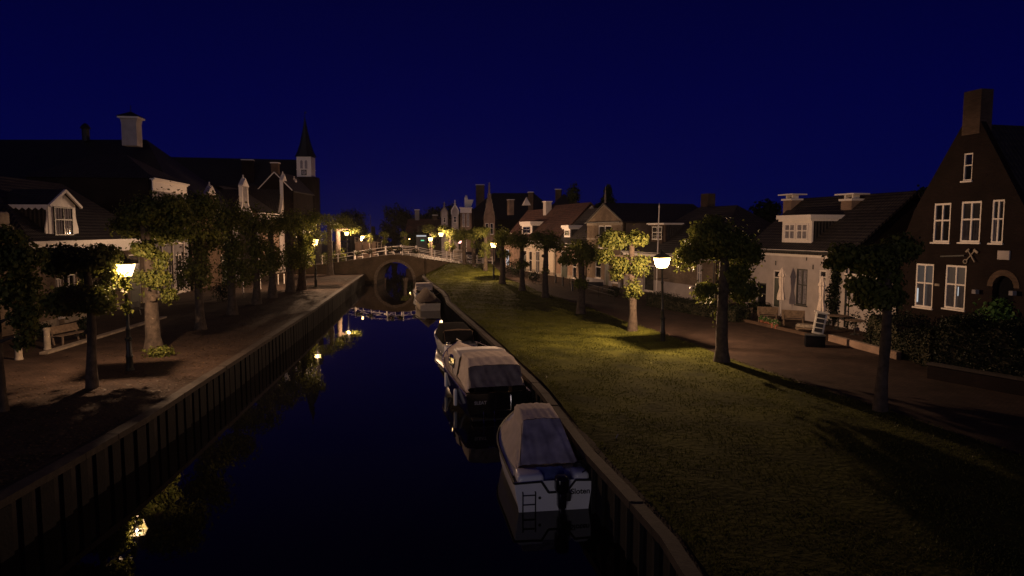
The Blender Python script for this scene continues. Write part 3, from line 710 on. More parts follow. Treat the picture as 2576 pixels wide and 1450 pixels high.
# --- left row
h = House('brick_house', 'brick gable cut off by the left picture edge with a white shouldered coping', (-26.6, 27.5), (-25.9, 35.1), 9, 'brick_yellow', 4.4, 'front', 3.2,
    out=[(0, 4.4), (.3, 4.4), (2.6, 7.2), (3.8, 8.0), (5.0, 7.2), (6.9, 5.1), (6.9, 5.6), (7.66, 5.6)], holes=[(1.2, .8, 2.4, 2.9), (4.6, .8, 5.9, 2.9)], verge=('stone', .14), roof_from=.32)
MB().rbox(7.0, 7.62, -.08, .38, 5.68, 6.35, .12).build('finial', 'stone', h.o); MB().box(6.85, 7.75, -.12, .42, 5.45, 5.60).build('shoulder_stone', 'stone', h.o)
P0 = (L(36.2), 36.2)
h = House('brick_house', 'low brick house on the left with a white gabled dormer over a wide white cornice', P0, LP(52.2), 8.5, 'brick_yellow', 4.75, 'hip', 3.9, cornice='white_paint', cheight=.75,
    holes=[(87,665,98,830),(146,700,155,800),(163,690,190,760,'cross',{'curtain':'both'}),(236,690,262,760),(330,640,352,790,'door',{}),(372,680,388,740)], roofm='tiles_dark', plinth=('stone', .4))
xa, za = h.hit(137, 597); xb, zb = h.hit(200, 515)
h.dormer(xa, xb, 4.9, zb-.05, .25, 2.6, gable=.75, n=1, style='cross', win='full')
b = MB()
for sx, q in ((xa, -1), (xb, 1)):
    b.prism([(sx, 4.95), (sx+q*.30, 5.0), (sx+q*.32, 5.5), (sx+q*.12, 6.0), (sx, 6.5)], .28, .34)
b.build('dormer_wing', 'white_paint', h.o)
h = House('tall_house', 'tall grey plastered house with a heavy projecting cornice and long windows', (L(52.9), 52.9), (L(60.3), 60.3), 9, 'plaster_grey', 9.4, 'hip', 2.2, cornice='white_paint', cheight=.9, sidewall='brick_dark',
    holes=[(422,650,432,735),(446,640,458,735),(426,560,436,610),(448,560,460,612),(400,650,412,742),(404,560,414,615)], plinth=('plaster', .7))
for y_ in (1.3, 3.6, 6.2): MB().box(y_-.12, y_+.12, -.09, -.036, 0.7, 8.4).build('pilaster', 'plaster', h.o)
def neck(label, ya, yb, eave, top, wm='brick_brown', cm='white_paint', holes=(), nw=.17, side='L', top_style='point', depth=9, group=None, base=QZ, roofm='tiles_dark'):
    P0, P1 = (LP(ya), LP(yb)) if side == 'L' else (RP(yb), RP(ya))
    w = math.dist(P0, P1); m = w/2; a = w*nw
    if top_style == 'step':
        out = [(0, eave)]; n = 6
        for i in range(n):
            x = (m-a*.35)*(i+1)/n; z = eave+(top-eave)*i/n; zn = eave+(top-eave)*(i+1)/n
            out += [(x, z), (x, zn)]
        out = out + [(w-x, z) for x, z in reversed(out)]
    else:
        out = [(0, eave), (w*.1, eave), (m-a*1.5, eave+(top-eave)*.30), (m-a, eave+(top-eave)*.45), (m-a, top-.9), (m-a*1.15, top-.9), (m-a*1.15, top-.75), (m, top)]
        out = out + [(w-x, z) for x, z in reversed(out[:-1])]
    h = House('gabled_house', label, P0, P1, depth, wm, eave, 'front', (top-eave)*.72, out=out, holes=holes, roof_from=.31, base=base, roofm=roofm, group=group)
    v = MB()
    for p0, p1 in zip(out, out[1:]):
        if abs(p0[0]-p1[0])+abs(p0[1]-p1[1]) > .02: v.bar(p0, p1, .16, -.05, .345)
    v.build('coping', cm, h.o)
    if top_style != 'step':
        MB().prism([(m-a*1.3, top-.8), (m+a*1.3, top-.8), (m, top+.12)], -.12, -.06).build('gable_head', cm, h.o)
        MB().lathe([(.12, 0), (.16, .1), (.05, .22), (.1, .32), (0, .45)], (m, .15, top+.05), 8).build('finial', cm, h.o)
    return h
neck('left row house with a slim neck gable topped by a white pointed head', 61, 70.5, 6.2, 9.6, wm='brick_brown', holes=[(560,640,582,735,'door',{}),(600,650,625,715),(560,570,578,615)], nw=.09)
neck('left row house with a taller grey neck gable behind the dark limes', 70.8, 79, 6.4, 11.0, wm='plaster_grey', holes=[(636,640,652,700),(640,570,655,615)], nw=.10)
h = House('lit_house', 'left row house with white upstairs windows lit brightly by the quay lamp', LP(79.3), LP(86.5), 9, 'brick_pink', 7.4, 'side', 3.0, cornice='white_paint', cheight=.8,
    holes=[(676,560,688,590),(694,558,708,592),(676,625,688,680),(695,620,708,680,'door',{})], plinth=('stone', .5))
neck('left row house with a tall white spout gable near the church tower', 86.8, 92, 7.2, 12.6, wm='plaster', holes=[(727,640,737,680)], nw=.13)
neck('left row house with a slim pale gable just before the church tower', 92.2, 97, 7.0, 12.4, wm='plaster', nw=.13)
neck('last small gabled house of the left row under the church tower', 97.3, 102.5, 6.4, 10.2, wm='plaster_grey', nw=.14)
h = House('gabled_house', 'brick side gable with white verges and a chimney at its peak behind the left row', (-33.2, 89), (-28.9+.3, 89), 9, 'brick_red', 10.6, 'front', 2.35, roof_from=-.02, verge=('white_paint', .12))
h.chimney(h.w/2, .5, 12.4, 14.1, .9, .7)
# big dark hipped hall
b0 = 60.5
h = House('large_hall', 'huge dark roofed hall behind the low brick house, crowned by a white lantern tower', (-75, b0), (-29.2+.0, b0), 16, 'brick_dark', 7.0, 'hip', 7.4, roofm='slate', cat='building')
t = thing('roof_turret', 'white square chimney turret with a flat dark cap on the big hall roof', 'turret', (A(331, 320, 66)[0], 66, A(331, 350, 66)[1]-.7), .15); t.scale = (.82, .82, .88)
b = MB(); b.prism([(-.82, 0), (.82, 0), (.82, 2.4), (.95, 2.9), (-.95, 2.9), (-.82, 2.4)], -.82, .82); b.build('shaft', 'plaster', t)
b = MB(); b.box(-1.12, 1.12, -1.12, 1.12, 2.9, 3.08); b.build('cap', 'white_paint', t)
b = MB(); b.add([(-1.25,-1.25,3.082),(1.25,-1.25,3.082),(1.25,1.25,3.082),(-1.25,1.25,3.082),(0,0,3.75)], [(3,2,1,0),(0,1,4),(1,2,4),(2,3,4),(3,0,4)]); b.lathe([(.06,0),(.04,.5),(.08,.55),(0,.75)], (0,0,3.7), 8); b.build('turret_roof', 'slate', t)
for u, lb in ((215, 'tiny dark ventilator on the ridge of the big hall roof'),):
    x, z = A(u, 325, 68); t = thing('ventilator', lb, 'ventilator', (x, 68, z-1.2)); MB().lathe([(.35,0),(.35,1.2),(.5,1.25),(.3,1.6),(0,1.8)], n=8).build('body', 'slate', t)
# church
h = House('church', 'long dark church nave roof behind the left row', (-60, 100), (-33.8, 106), 12, 'brick_dark', 9.5, 'side', 7.2, roofm='slate', cat='church')
h.chimney(19.8, 3.2, 12.2, 16.3, 1.7, 1.2, m='brick_red')
xt0, _ = A(745, 500, 108); xt1, _ = A(792, 500, 108); wT = xt1-xt0
t = thing('church_tower', 'church tower with a white belfry, a clock face and a dark needle spire', 'church tower', (xt0, 108, QZ), 0)
zz = lambda v: A(765, v, 108)[1]-QZ
MB().box(0, wT, 0, wT, 0, zz(445)).build('tower_shaft', 'brick_dark', t)
bx0 = .12; bx1 = bx0+36/1705*108
MB().box(bx0, bx1, .3, .3+bx1-bx0, zz(445)+.002, zz(394)).build('belfry', 'white_paint', t)
b = MB()
for q in (.34, .66): 
    cx = bx0+(bx1-bx0)*q; b.prism([(cx-.2, zz(424)), (cx+.2, zz(424)), (cx+.2, zz(406)), (cx, zz(402)), (cx-.2, zz(406))], .26, .30)
b.build('sound_hole', 'curtain', t)
MB().box(bx0-.08, bx1+.08, .22, .38+bx1-bx0, zz(427), zz(427)+.1).build('string_course', 'white_paint', t)
b = MB(); cx = (bx0+bx1)/2; n = 24; zc = zz(434)
MB().box(cx-.42, cx+.42, .24, .299, zc-.42, zc+.42).build('clock_surround', 'dark_paint', t)
b.add([(cx+.34*math.cos(2*math.pi*i/n), .235, zc+.34*math.sin(2*math.pi*i/n)) for i in range(n)], [tuple(range(n))]); cf = b.build('clock_face', 'curtain', t)
MB().bar((cx, zc), (cx+.02, zc+.28), .05, .22, .232).bar((cx, zc), (cx-.2, zc+.05), .05, .214, .219).build('hands', 'dark_paint', cf)
s0 = (bx1-bx0)/2+.16; b = MB(); 
prof = [(s0*1.30, zz(393)), (s0*.95, zz(378)), (s0*.62, zz(355)), (s0*.30, zz(325)), (.05, zz(292))]
vs = []; 
for r_, z_ in prof:
    for k in range(8): vs.append((cx+r_*math.cos(math.pi/8+k*math.pi/4), .3+(bx1-bx0)/2+r_*math.sin(math.pi/8+k*math.pi/4), z_))
b.add(vs, [(i*8+k, i*8+(k+1) % 8, (i+1)*8+(k+1) % 8, (i+1)*8+k) for i in range(4) for k in range(8)] + [tuple(range(7, -1, -1))]); b.build('spire', 'slate', t)
b = MB().tube([(cx, 1.4, zz(293)), (cx, 1.4, zz(278))], .035, 6); b.lathe([(0,0),(.14,.14),(0,.28)], (cx, 1.4, zz(288)), 8); b.box(cx-.02, cx+.3, 1.39, 1.41, zz(281), zz(278)); b.build('weather_vane', 'iron', t)

# --- right row
# big brick gable, far right
P0 = RP(33.72); P1 = RP(26.75)
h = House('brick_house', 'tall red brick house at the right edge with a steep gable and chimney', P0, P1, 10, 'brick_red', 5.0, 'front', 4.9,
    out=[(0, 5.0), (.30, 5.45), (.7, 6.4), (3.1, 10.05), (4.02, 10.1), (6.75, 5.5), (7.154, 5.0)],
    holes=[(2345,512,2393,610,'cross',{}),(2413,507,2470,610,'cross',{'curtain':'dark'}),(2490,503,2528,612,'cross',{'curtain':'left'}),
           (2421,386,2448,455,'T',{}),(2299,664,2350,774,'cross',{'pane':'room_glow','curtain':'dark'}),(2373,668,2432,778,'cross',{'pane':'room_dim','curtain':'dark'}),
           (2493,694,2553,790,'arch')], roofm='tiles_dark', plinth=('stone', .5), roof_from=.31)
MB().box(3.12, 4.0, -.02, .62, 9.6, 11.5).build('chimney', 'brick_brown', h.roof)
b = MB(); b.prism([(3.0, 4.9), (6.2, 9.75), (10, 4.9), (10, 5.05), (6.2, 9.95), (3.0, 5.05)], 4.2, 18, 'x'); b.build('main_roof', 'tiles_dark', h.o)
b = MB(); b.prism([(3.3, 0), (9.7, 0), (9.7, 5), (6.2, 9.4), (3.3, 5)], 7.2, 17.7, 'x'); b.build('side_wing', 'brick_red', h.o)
q = h.px(2493, 694, 2553, 790); cx, rr = (q[0]+q[2])/2, (q[2]-q[0])/2
b = MB(); n = 10; za = q[3]-rr
pts = [(q[0], q[1]), (q[0], za)] + [(cx-rr*math.cos(math.pi*i/n), za+rr*math.sin(math.pi*i/n)) for i in range(1, n)] + [(q[2], za), (q[2], q[1])]
b.prism(pts, .22, .28); o = b.build('arched_door', 'canvas_black', h.o)
b = MB()
for i in range(n):
    a0, a1 = math.pi*i/n, math.pi*(i+1)/n
    b.prism([(cx-rr*math.cos(a0), za+rr*math.sin(a0)), (cx-(rr)*math.cos(a1), za+rr*math.sin(a1)), (cx-(rr+.25)*math.cos(a1), za+(rr+.25)*math.sin(a1)), (cx-(rr+.25)*math.cos(a0), za+(rr+.25)*math.sin(a0))], -.03, .2)
b.build('arch_surround', 'brick_brown', h.o)
c_ = MB()     # corner infill of the square opening above the arch
for sx in (0, 1):
    xe = q[0] if sx == 0 else q[2]
    arc = [(cx-rr*math.cos(math.pi*i/n), za+rr*math.sin(math.pi*i/n)) for i in (range(0, n//2+1) if sx == 0 else range(n, n//2-1, -1))]
    c_.prism(arc + [(cx, q[3]+.02), (xe, q[3]+.02)], .01, .2)
c_.build('spandrel', 'brick_red', h.o)
q = h.px(2511, 631, 2543, 654); MB().rbox(q[0], q[2], -.07, .0, q[1], q[3], .015).build('plaque', 'plaster', h.o)
q = h.px(2352, 714, 2364, 720); MB().box(q[0], q[2], -.03, -.001, q[1], q[3]).build('name_plate', 'stone', h.o)
# crossed key and hammer emblem
kx, kz = h.hit(2447, 643); b = MB(); e = MB()
b.bar((kx-.24, kz-.22), (kx+.17, kz+.24), .045, -.08, -.05); b.bar((kx+.10, kz+.26), (kx+.30, kz+.12), .10, -.085, -.045)
b.bar((kx+.2, kz-.28), (kx-.16, kz+.22), .045, -.115, -.086); b.bar((kx-.26, kz+.14), (kx-.10, kz+.28), .08, -.115, -.086)
n = 12
for i in range(n):
    a0, a1 = 2*math.pi*i/n, 2*math.pi*(i+1)/n
    b.bar((kx-.30+.09*math.cos(a0), kz-.28+.09*math.sin(a0)), (kx-.30+.09*math.cos(a1), kz-.28+.09*math.sin(a1)), .035, -.08, -.045)
b.build('key_emblem', 'stone', h.o)
MB().bar((kx-1.6, kz-.1), (kx-.35, kz-.02), .06, -.10, -.06).build('wrought_bracket', 'iron', h.o)
# things glowing inside the two ground floor windows
for u0, v0, u1, v1, mm in ((2302,725,2308,760,'tv_glow'), (2406,722,2409,745,'tv_glow')):
    q = h.px(u0, v0, u1, v1); MB().box(q[0], q[2], .055, .068, q[1], q[3]).build('inner_light', mm, h.o)
for px_ in ((2462, 738), (2556, 742)):
    kx, kz = h.hit(*px_); b = MB().box(kx-.09, kx+.09, -.28, -.08, kz-.02, kz+.16); b.box(kx-.02, kx+.02, -.08, -.001, kz+.02, kz+.06); b.build('wall_lantern', 'plaster_grey', h.o)

# white terrace house
P0 = RP(46.3); P1 = RP(37.2)
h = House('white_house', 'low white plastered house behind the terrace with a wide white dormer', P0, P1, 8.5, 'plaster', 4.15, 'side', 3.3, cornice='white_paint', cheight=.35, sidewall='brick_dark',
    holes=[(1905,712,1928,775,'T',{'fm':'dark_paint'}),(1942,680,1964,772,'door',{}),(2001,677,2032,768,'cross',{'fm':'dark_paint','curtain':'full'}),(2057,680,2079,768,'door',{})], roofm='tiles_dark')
q = h.px(1949, 553, 2030, 615)
h.dormer(q[0]+.1, q[2]-.1, q[1]+.1, q[3]-.1, .45, 2.6, win='full', cornice=.38)
h.chim(1979, 2007, 506, 3.6, 1.9, m='brick_pink', slab=True); h.chim(2124, 2162, 507, 3.4, 1.9, m='brick_pink', slab=True)
# wall anchors
b = MB()
for u_, v_ in ((1916, 640), (1952, 662), (2030, 650), (2046, 672)):
    kx, kz = h.hit(u_, v_); b.box(kx-.03, kx+.03, -.04, -.001, kz-.14, kz+.14)
b.build('wall_anchor', 'iron', h.o)
h = House('white_annex', 'white flat roofed annex between the white terrace house and the brick gable', RP(37.1), RP(33.9), 6, 'plaster', 3.0, 'flat', .1,
    holes=[(2160,705,2215,770,'cross',{'fm':'dark_paint'})], cornice='white_paint', cheight=.35)
h = House('garden_house', 'dark roofed house behind the annex and trees on the right', (RR(36)+6, 40.5), (RR(36)+12, 36), 6, 'brick_brown', 4.0, 'side', 3.0)

# yellow brick house with the low gable
h = House('brick_house', 'yellow brick house front with a low wide gable left of the flagpole', RP(71.3), RP(63.6), 10, 'brick_yellow', 6.2, 'front', 1.75,
    holes=[(1505,568,1538,625,'cross',{}),(1497,650,1512,700,'T',{}),(1520,650,1532,735,'door',{}),(1540,652,1556,712,'T',{})], plinth=('plaster_grey', .5), verge=('stone', .22))
b = MB(); b.box(.0, h.w, -.05, -.002, 5.9, 6.15); b.box(.0, h.w, -.04, -.002, 4.45, 4.62); b.build('band', 'stone', h.o)
x, z = h.hit(1521, 513); MB().lathe([(.12,0),(.07,.5),(.1,.6),(.03,1.6),(0,2.0)], (h.w/2, .1, 7.9), 8).build('finial', 'stone', h.o)
h = House('brick_house', 'long pale brick house behind the flagpole with a broad dark roof', RP(63.3), RP(49.6), 10, 'brick_yellow', 3.45, 'hip', 4.0,
    holes=[(1618,668,1646,733,'plain',{}),(1752,665,1766,715,'cross',{'curtain':'full'})], plinth=('plaster', 1.15), cornice='white_paint', cheight=.3, roofm='tiles_dark')
q = h.px(1614, 566, 1650, 606); h.dormer(q[0], q[2], q[1]-.1, q[3], .9, 2.0, n=1, style='six', cornice=.15, wm='brick_brown')
h.chim(1768, 1795, 489, 6.5, 2.6, cap=False); h.chim(1661, 1677, 596, 1.2, 2.0, cap=False)

# small lit fronts further along
h = House('small_house', 'small lit brick front with a white dormer right behind the slim lime', RP(79.6), RP(71.6), 8, 'brick_pink', 3.9, 'side', 3.9, cornice='white_paint', cheight=.35,
    holes=[(1388,640,1403,705,'six',{}),(1410,632,1428,712,'door',{}),(1440,650,1450,700,'T',{})], plinth=('stone', .4), roofm='tiles_dark')
xa, za = h.hitd(1419, 597, .5); xb, zb = h.hitd(1434, 577, .5); h.dormer(xa, xb, za, zb, .5, 1.8, n=1, style='T', cornice=.45)
h.chim(1368, 1386, 510, 3.6, 2.2, m='plaster')
h = House('small_house', 'lit cream fronted house with a red roof and a white flat dormer', RP(91.5), RP(79.9), 9, 'cream_paint', 4.0, 'side', 4.6, cornice='white_paint', cheight=.35,
    holes=[(1300,630,1309,690,'T',{}),(1316,630,1324,695,'door',{}),(1330,632,1338,690,'T',{}),(1347,632,1357,700,'cross',{}),(1368,636,1376,704,'door',{})], plinth=('stone', .4), roofm='tiles_red')
xa, za = h.hitd(1313, 590, .8); xb, zb = h.hitd(1338, 568, .8); h.dormer(xa, xb, za, zb, .8, 2.4, n=1, style='cross', cornice=.55)
x, z = h.hitd(1324, 517, 4.6); x2, z2 = h.hitd(1335, 494, 4.6); q = .55; MB().add([(x-q,4.6-q,z),(x+q,4.6-q,z),(x+q,4.6+q,z),(x-q,4.6+q,z),(x,4.6,z2)], [(3,2,1,0),(0,1,4),(1,2,4),(2,3,4),(3,0,4)]).build('roof_cap', 'white_paint', h.roof)
h.chim(1277, 1292, 505, 4.4, 2.4, m='brick_pink')
h = House('small_house', 'low lit house front with a shop window at the street bend', RP(100), RP(91.8), 8, 'brick_pink', 3.6, 'side', 4.6, cornice='white_paint', cheight=.3,
    holes=[(1272,628,1280,668,'cross',{'pane':'shop_glow'}),(1250,628,1256,668,'T',{'pane':'shop_glow'})], plinth=('stone', .4), roofm='tiles_red')

# houses closing the view at the bridge
def front(name, label, u0, u1, y, vtop, vb=660, **k):
    x0, z1 = A(u0, vtop, y); x1, _ = A(u1, vtop, y)
    return House(name, label, (x0, y), (x1, y), k.pop('depth', 8), k.pop('wm', 'brick_brown'), z1-QZ, k.pop('roof', 'flat'), k.pop('rh', .1), **k)
def gab(label, u0, u1, y, ve, vt, wm='brick_brown', style='point', cm='stone', **k):
    x0, ze = A(u0, ve, y); x1, _ = A(u1, ve, y); zt = A(u0, vt, y)[1]-QZ; ze -= QZ; w = x1-x0; m = w/2
    if style == 'step':
        out = [(0, ze)]; z = ze; pp = m/14
        for hp, v_ in ((12, 533), (10, 524), (8.6, 512), (6.4, 502), (4, 487), (1.7, 471)):
            zn = A(u0, v_, y)[1]-QZ; out += [(m-hp*pp, z), (m-hp*pp, zn)]; z = zn
        out = out + [(w-x, z) for x, z in reversed(out)]
    else:
        out = [(0, ze), (0, ze+(zt-ze)*.45), (m, zt), (w, ze+(zt-ze)*.45), (w, ze)]
    h = House('gabled_house', label, (x0, y), (x1, y), 8, wm, ze, 'front', (zt-ze)*.6, out=out, roof_from=.31, **k)
    v = MB()
    for p0, p1 in zip(out, out[1:]):
        if abs(p0[0]-p1[0])+abs(p0[1]-p1[1]) > .02: v.bar(p0, p1, .2 if style != 'step' else .07, -.06, .345)
    v.build('coping', cm, h.o)
    MB().lathe([(.10,0),(.22,.2),(.08,.4),(.16,.6),(0,.9)], (m, .15, zt), 8).build('finial', cm, h.o)
    return h
h = gab('left one of the twin slim gables with pale copings above the dark tree', 1110, 1126, 122, 545, 520, holes=[(1115,548,1121,560,'T',{})], wm='plaster')
h = gab('right and taller one of the twin slim gables with pale copings', 1136, 1153, 121, 540, 515, holes=[(1141,545,1148,560,'T',{})], cm='white_paint', wm='plaster')
h = front('tall_house', 'tall brick house with a heavy white cornice and two long windows beside the stepped gable', 1158, 1186, 120, 523, cornice='white_paint', cheight=.9, wm='brick_pink',
          holes=[(1163,538,1169,570,'cross',{'curtain':'full'}),(1174,538,1180,570,'cross',{'curtain':'full'}),(1166,605,1174,640,'cross',{})])
x, z = A(1190, 480, 124)
t = thing('stone_shoulder', 'white shouldered parapet with a knob rising over the cornice house roof', 'parapet', (A(1178, 520, 127)[0], 127, A(1178, 521, 127)[1]))
b = MB(); b.prism([(-.7, 0), (.5, 0), (1.0, 1.35), (-.1, 1.35), (-.1, 1.75), (-.7, 1.75)], 0, .35); b.lathe([(.12,0),(.26,.12),(.24,.3),(.12,.42),(0,.46)], (-.4, .18, 1.73), 8); b.build('parapet', 'white_paint', t)
h = gab('narrow stepped gable with patterned brick towering over the street end', 1217, 1245, 118, 542, 471, wm='brick_pink', style='step', holes=[(1221,562,1229,590,'T',{}),(1233,562,1241,590,'T',{})])
x0, z0 = A(1175, 492, 135); x1, _ = A(1420, 480, 135)
h = House('large_house', 'large dark hipped roof rising behind the stepped gable', (x0-1, 135), (x1, 135), 13, 'brick_dark', 7.5, 'hip', 5.6, roofm='slate')
h.chimney(A(1208, 480, 140)[0]-x0+1, 5, 9.0, 14.6, 1.7, 1.2, cap=True)
x0, z0 = A(1350, 492, 120); x1, _ = A(1480, 480, 120)
h = House('large_house', 'large dark hipped roof behind the small lit fronts, two chimneys on it', (x0, 120), (x1-1, 118), 10, 'brick_dark', 7.0, 'hip', 4.9, roofm='slate')
h.chim(1395, 1415, 478, 4.6, 3.4); h.chim(1327, 1345, 485, 4.6, 3.4)
x, z = A(1443, 480, 110); t = thing('overgrown_chimney', 'tall slim overgrown chimney with a bushy nest on top', 'chimney', (x, 110, QZ))
MB().box(-.55, .55, -.5, .5, 0, A(0, 505, 110)[1]-QZ).build('stack', 'brick_brown', t)
b = MB(); leaves(b, (0, 0, A(0, 488, 110)[1]-QZ), (1.1, 1.0, 1.5), 500, .35, random.Random(5)); leaves(b, (0, 0, A(0, 520, 110)[1]-QZ), (.8, .8, 2.0), 500, .35, random.Random(6)); b.build('foliage', 'dark_leaves', t)
h = front('far_house', 'low dark house far behind the bridge on the left of the twin gables', 1020, 1108, 138, 590, roof='side', rh=3.0, roofm='tiles_red', depth=8)
h.chimney(1.9, 4, 6.4, 9.6, .9, .7, m='plaster_grey'); h.chimney(5.6, 4, 6.2, 8.5, 1.0, .7)
t = front('far_house', 'pale low cottage beyond the left lamp of the bridge', 893, 945, 128, 607, roof='side', rh=1.0, wm='brick_pink', depth=6)
x, z = A(935, 540, 160); t = thing('mast', 'thin mast standing in the sky gap beyond the bridge', 'mast', (x, 160, QZ)); MB().tube([(0,0,0),(-.35,0,A(0,540,160)[1]-QZ)], .07, 6).build('pole', 'stone', t)
x, z = A(1655, 520, 48.5)
t = thing('flagpole', 'white flagpole in front of the pale brick house by the street lamp', 'flagpole', (A(1650, 740, 48.5)[0], 48.5, QZ)); hh = A(0, 524, 48.5)[1]-QZ
MB().tube([(0,0,0),(.12,0,hh)], [.055,.035], 8).build('pole', 'white_paint', t); MB().lathe([(.03,0),(.07,.05),(.05,.14),(.02,.22),(0,.4)], (.12,0,hh), 8).build('knob', 'white_paint', t)

for nm, ho in list(ALLH):
    if ho.w > 6 and ho.eave < 6.5 and ho.P0.y < 95 and ho.P0.x > -5 and ho.P0.y > 34:
        b = MB().tube([(ho.w-.12, -.09, ho.eave-.25), (ho.w-.12, -.09, .05)], .04, 8); b.build('downpipe', 'iron', ho.o)
        MB().tube([(0, -.36, ho.eave-.02), (ho.w, -.36, ho.eave-.02)], .055, 8).build('gutter', 'iron', ho.o)
# ------------------------------------------------------------------ bridge
YF, YB = 84.0, 89.2
t = thing('stone_bridge', 'humped brick bridge with one round arch and white railings over the canal', 'bridge', (0, 0, 0))
def top(x):
    K = [(-27, 2.2), (-24, 2.35), (-21, 2.75), (-18.3, 3.15), (-16, 3.5), (-14.3, 3.6), (-12.5, 3.45), (-10.9, 3.1), (-7, 2.55), (-3, 2.05)]
    for (a, za), (c, zc) in zip(K, K[1:]):
        if x <= c: return za+(zc-za)*(x-a)/(c-a)
    return K[-1][1]
cxa, ra = -14.55, 2.25; zs = .42
def barrel(y0, y1, th, m, name, r_out=0):
    b = MB(); xs = [-18.3+i*(7.4/46) for i in range(47)]
    def zin(x): return -.6 if abs(x-cxa) >= ra else zs+math.sqrt(max(0, ra*ra-(x-cxa)**2))
    xs = sorted(set(xs+[cxa-ra, cxa+ra])); 
    for xa, xb in zip(xs, xs[1:]):
        mid = (xa+xb)/2; inside = abs(mid-cxa) < ra
        za, zb = (zin(xa), zin(xb)) if inside else (-.6, -.6)
        if inside and abs(xa-cxa) >= ra-1e-6: za = zs
        if inside and abs(xb-cxa) >= ra-1e-6: zb = zs
        for y in (y0, y1): b.add([(xa,y,za),(xb,y,zb),(xb,y,top(xb)),(xa,y,top(xa))], [(0,1,2,3)])
        b.add([(xa,y0,top(xa)),(xb,y0,top(xb)),(xb,y1,top(xb)),(xa,y1,top(xa))], [(0,1,2,3)])
        if inside: b.add([(xa,y0,za),(xb,y0,zb),(xb,y1,zb),(xa,y1,za)], [(3,2,1,0)])
    for x in (cxa-ra, cxa+ra): b.add([(x,y0,-.6),(x,y1,-.6),(x,y1,zs),(x,y0,zs)], [(0,1,2,3)])
    for x in (-18.3, -10.9): b.add([(x,y0,-.6),(x,y1,-.6),(x,y1,top(x)),(x,y0,top(x))], [(0,1,2,3)])
    return b.build(name, m, t)
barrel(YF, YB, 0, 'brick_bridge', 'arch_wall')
b = MB(); n = 22
for i in range(n):
    a0, a1 = math.pi*i/n+.006, math.pi*(i+1)/n-.006; r1, r2 = ra+.01, ra+.36
    b.prism([(cxa-r1*math.cos(a0), zs+r1*math.sin(a0)), (cxa-r1*math.cos(a1), zs+r1*math.sin(a1)), (cxa-r2*math.cos(a1), zs+r2*math.sin(a1)), (cxa-r2*math.cos(a0), zs+r2*math.sin(a0))], YF-.06, YF+.1)
for q in (-1, 1): x0, x1 = sorted((cxa+q*(ra+.01), cxa+q*(ra+.36))); b.box(x0, x1, YF-.06, YF+.1, -.5, zs-.01)
b.build('arch_ring', 'stone_dark', t)
for (xa, ya, xb, yb) in ((-27, YF+.15, -18.31, YF+.15), (-10.89, YF+.6, -3, YF+1.2)):
    nn = 8; b = MB()
    for i in range(nn):
        x0, x1 = xa+(xb-xa)*i/nn, xa+(xb-xa)*(i+1)/nn; y0, y1 = ya+(yb-ya)*i/nn, ya+(yb-ya)*(i+1)/nn
        b.add([(x0,y0,-.5),(x1,y1,-.5),(x1,y1,top(x1)),(x0,y0,top(x0)),(x0,y0+.4,-.5),(x1,y1+.4,-.5),(x1,y1+.4,top(x1)),(x0,y0+.4,top(x0))],[(0,1,2,3),(7,6,5,4),(3,2,6,7)]+([(0,3,7,4)] if i == 0 else [])+([(1,5,6,2)] if i == nn-1 else []))
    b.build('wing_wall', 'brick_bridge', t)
b = MB()
for i in range(30):
    x0, x1 = -27+i*.8, -27+(i+1)*.8; b.add([(x0,YF+.55,top(x0)+.02),(x1,YF+.55,top(x1)+.02),(x1,YB+2.5,top(x1)+.02),(x0,YB+2.5,top(x0)+.02)],[(0,1,2,3)])
b.build('road_deck', 'cap_wood', t)
for yy, xa, xb, off in ((YF+.2, -23.6, -2.9, 0), (YB-.15, -24.6, -1.5, 1.1)):
    r = thing('bridge_railing', 'white railing along the near side of the bridge' if off == 0 else 'white railing along the far side of the bridge', 'railing', (0, yy, 0), 0, 'bridge railings')
    rail = MB(); x = xa; pr = None; k = 0
    while x < xb:
        zt = top(x)
        p = MB().box(x-.055, x+.055, -.055, .055, zt-.02, zt+1.08); p.box(x-.075, x+.075, -.075, .075, zt+1.08, zt+1.13); p.build('post', 'white_paint', r)
        if pr is not None:
            for hz in (.98, .55): rail.tube([(pr+.055, 0, top(pr)+hz), ((pr+x)/2, 0, top((pr+x)/2)+hz), (x-.055, 0, top(x)+hz)], .03, 6)
            xm = (pr+x)/2; rail.box(xm-.04, xm+.04, -.03, .03, top(xm)-.02, top(xm)+.34)
            rail.tube([(xm-.6, 0, top(xm-.6)+.26), (xm-.04, 0, top(xm)+.26)], .022, 6)
        pr = x; x += 2.0; k += 1
    rail.build('rail', 'white_paint', r)
FB = [(900,637,'by the left railing end'),(930,634,'left of the arch'),(983,632,'above the arch crown, left of its twin'),(1006,632,'above the arch crown, right of its twin'),(1047,634,'right of the arch')]
for u, v, lb in FB:
    x, z = A(u, v, YF+.1); t2 = thing('flower_basket', 'flower basket hung on the bridge railing '+lb, 'flower basket', (x, YF+.02, top(x)+.62), 0, 'flower baskets on the bridge')
    b = MB(); b.lathe([(.05,-.2),(.22,-.1),(.26,0)], (0, -.25, 0), 10); b.box(-.02, .02, -.03, .15, -.02, .02); b.build('bowl', 'iron', t2)
    b = MB(); leaves(b, (0, -.25, .12), (.5, .34, .34), 330, .10, random.Random(u)); b.build('foliage', 'dark_leaves', t2)
    b = MB(); leaves(b, (0, -.28, .14), (.5, .36, .34), 50, .07, random.Random(u+1), .9); b.build('flowers', 'flowers', t2)
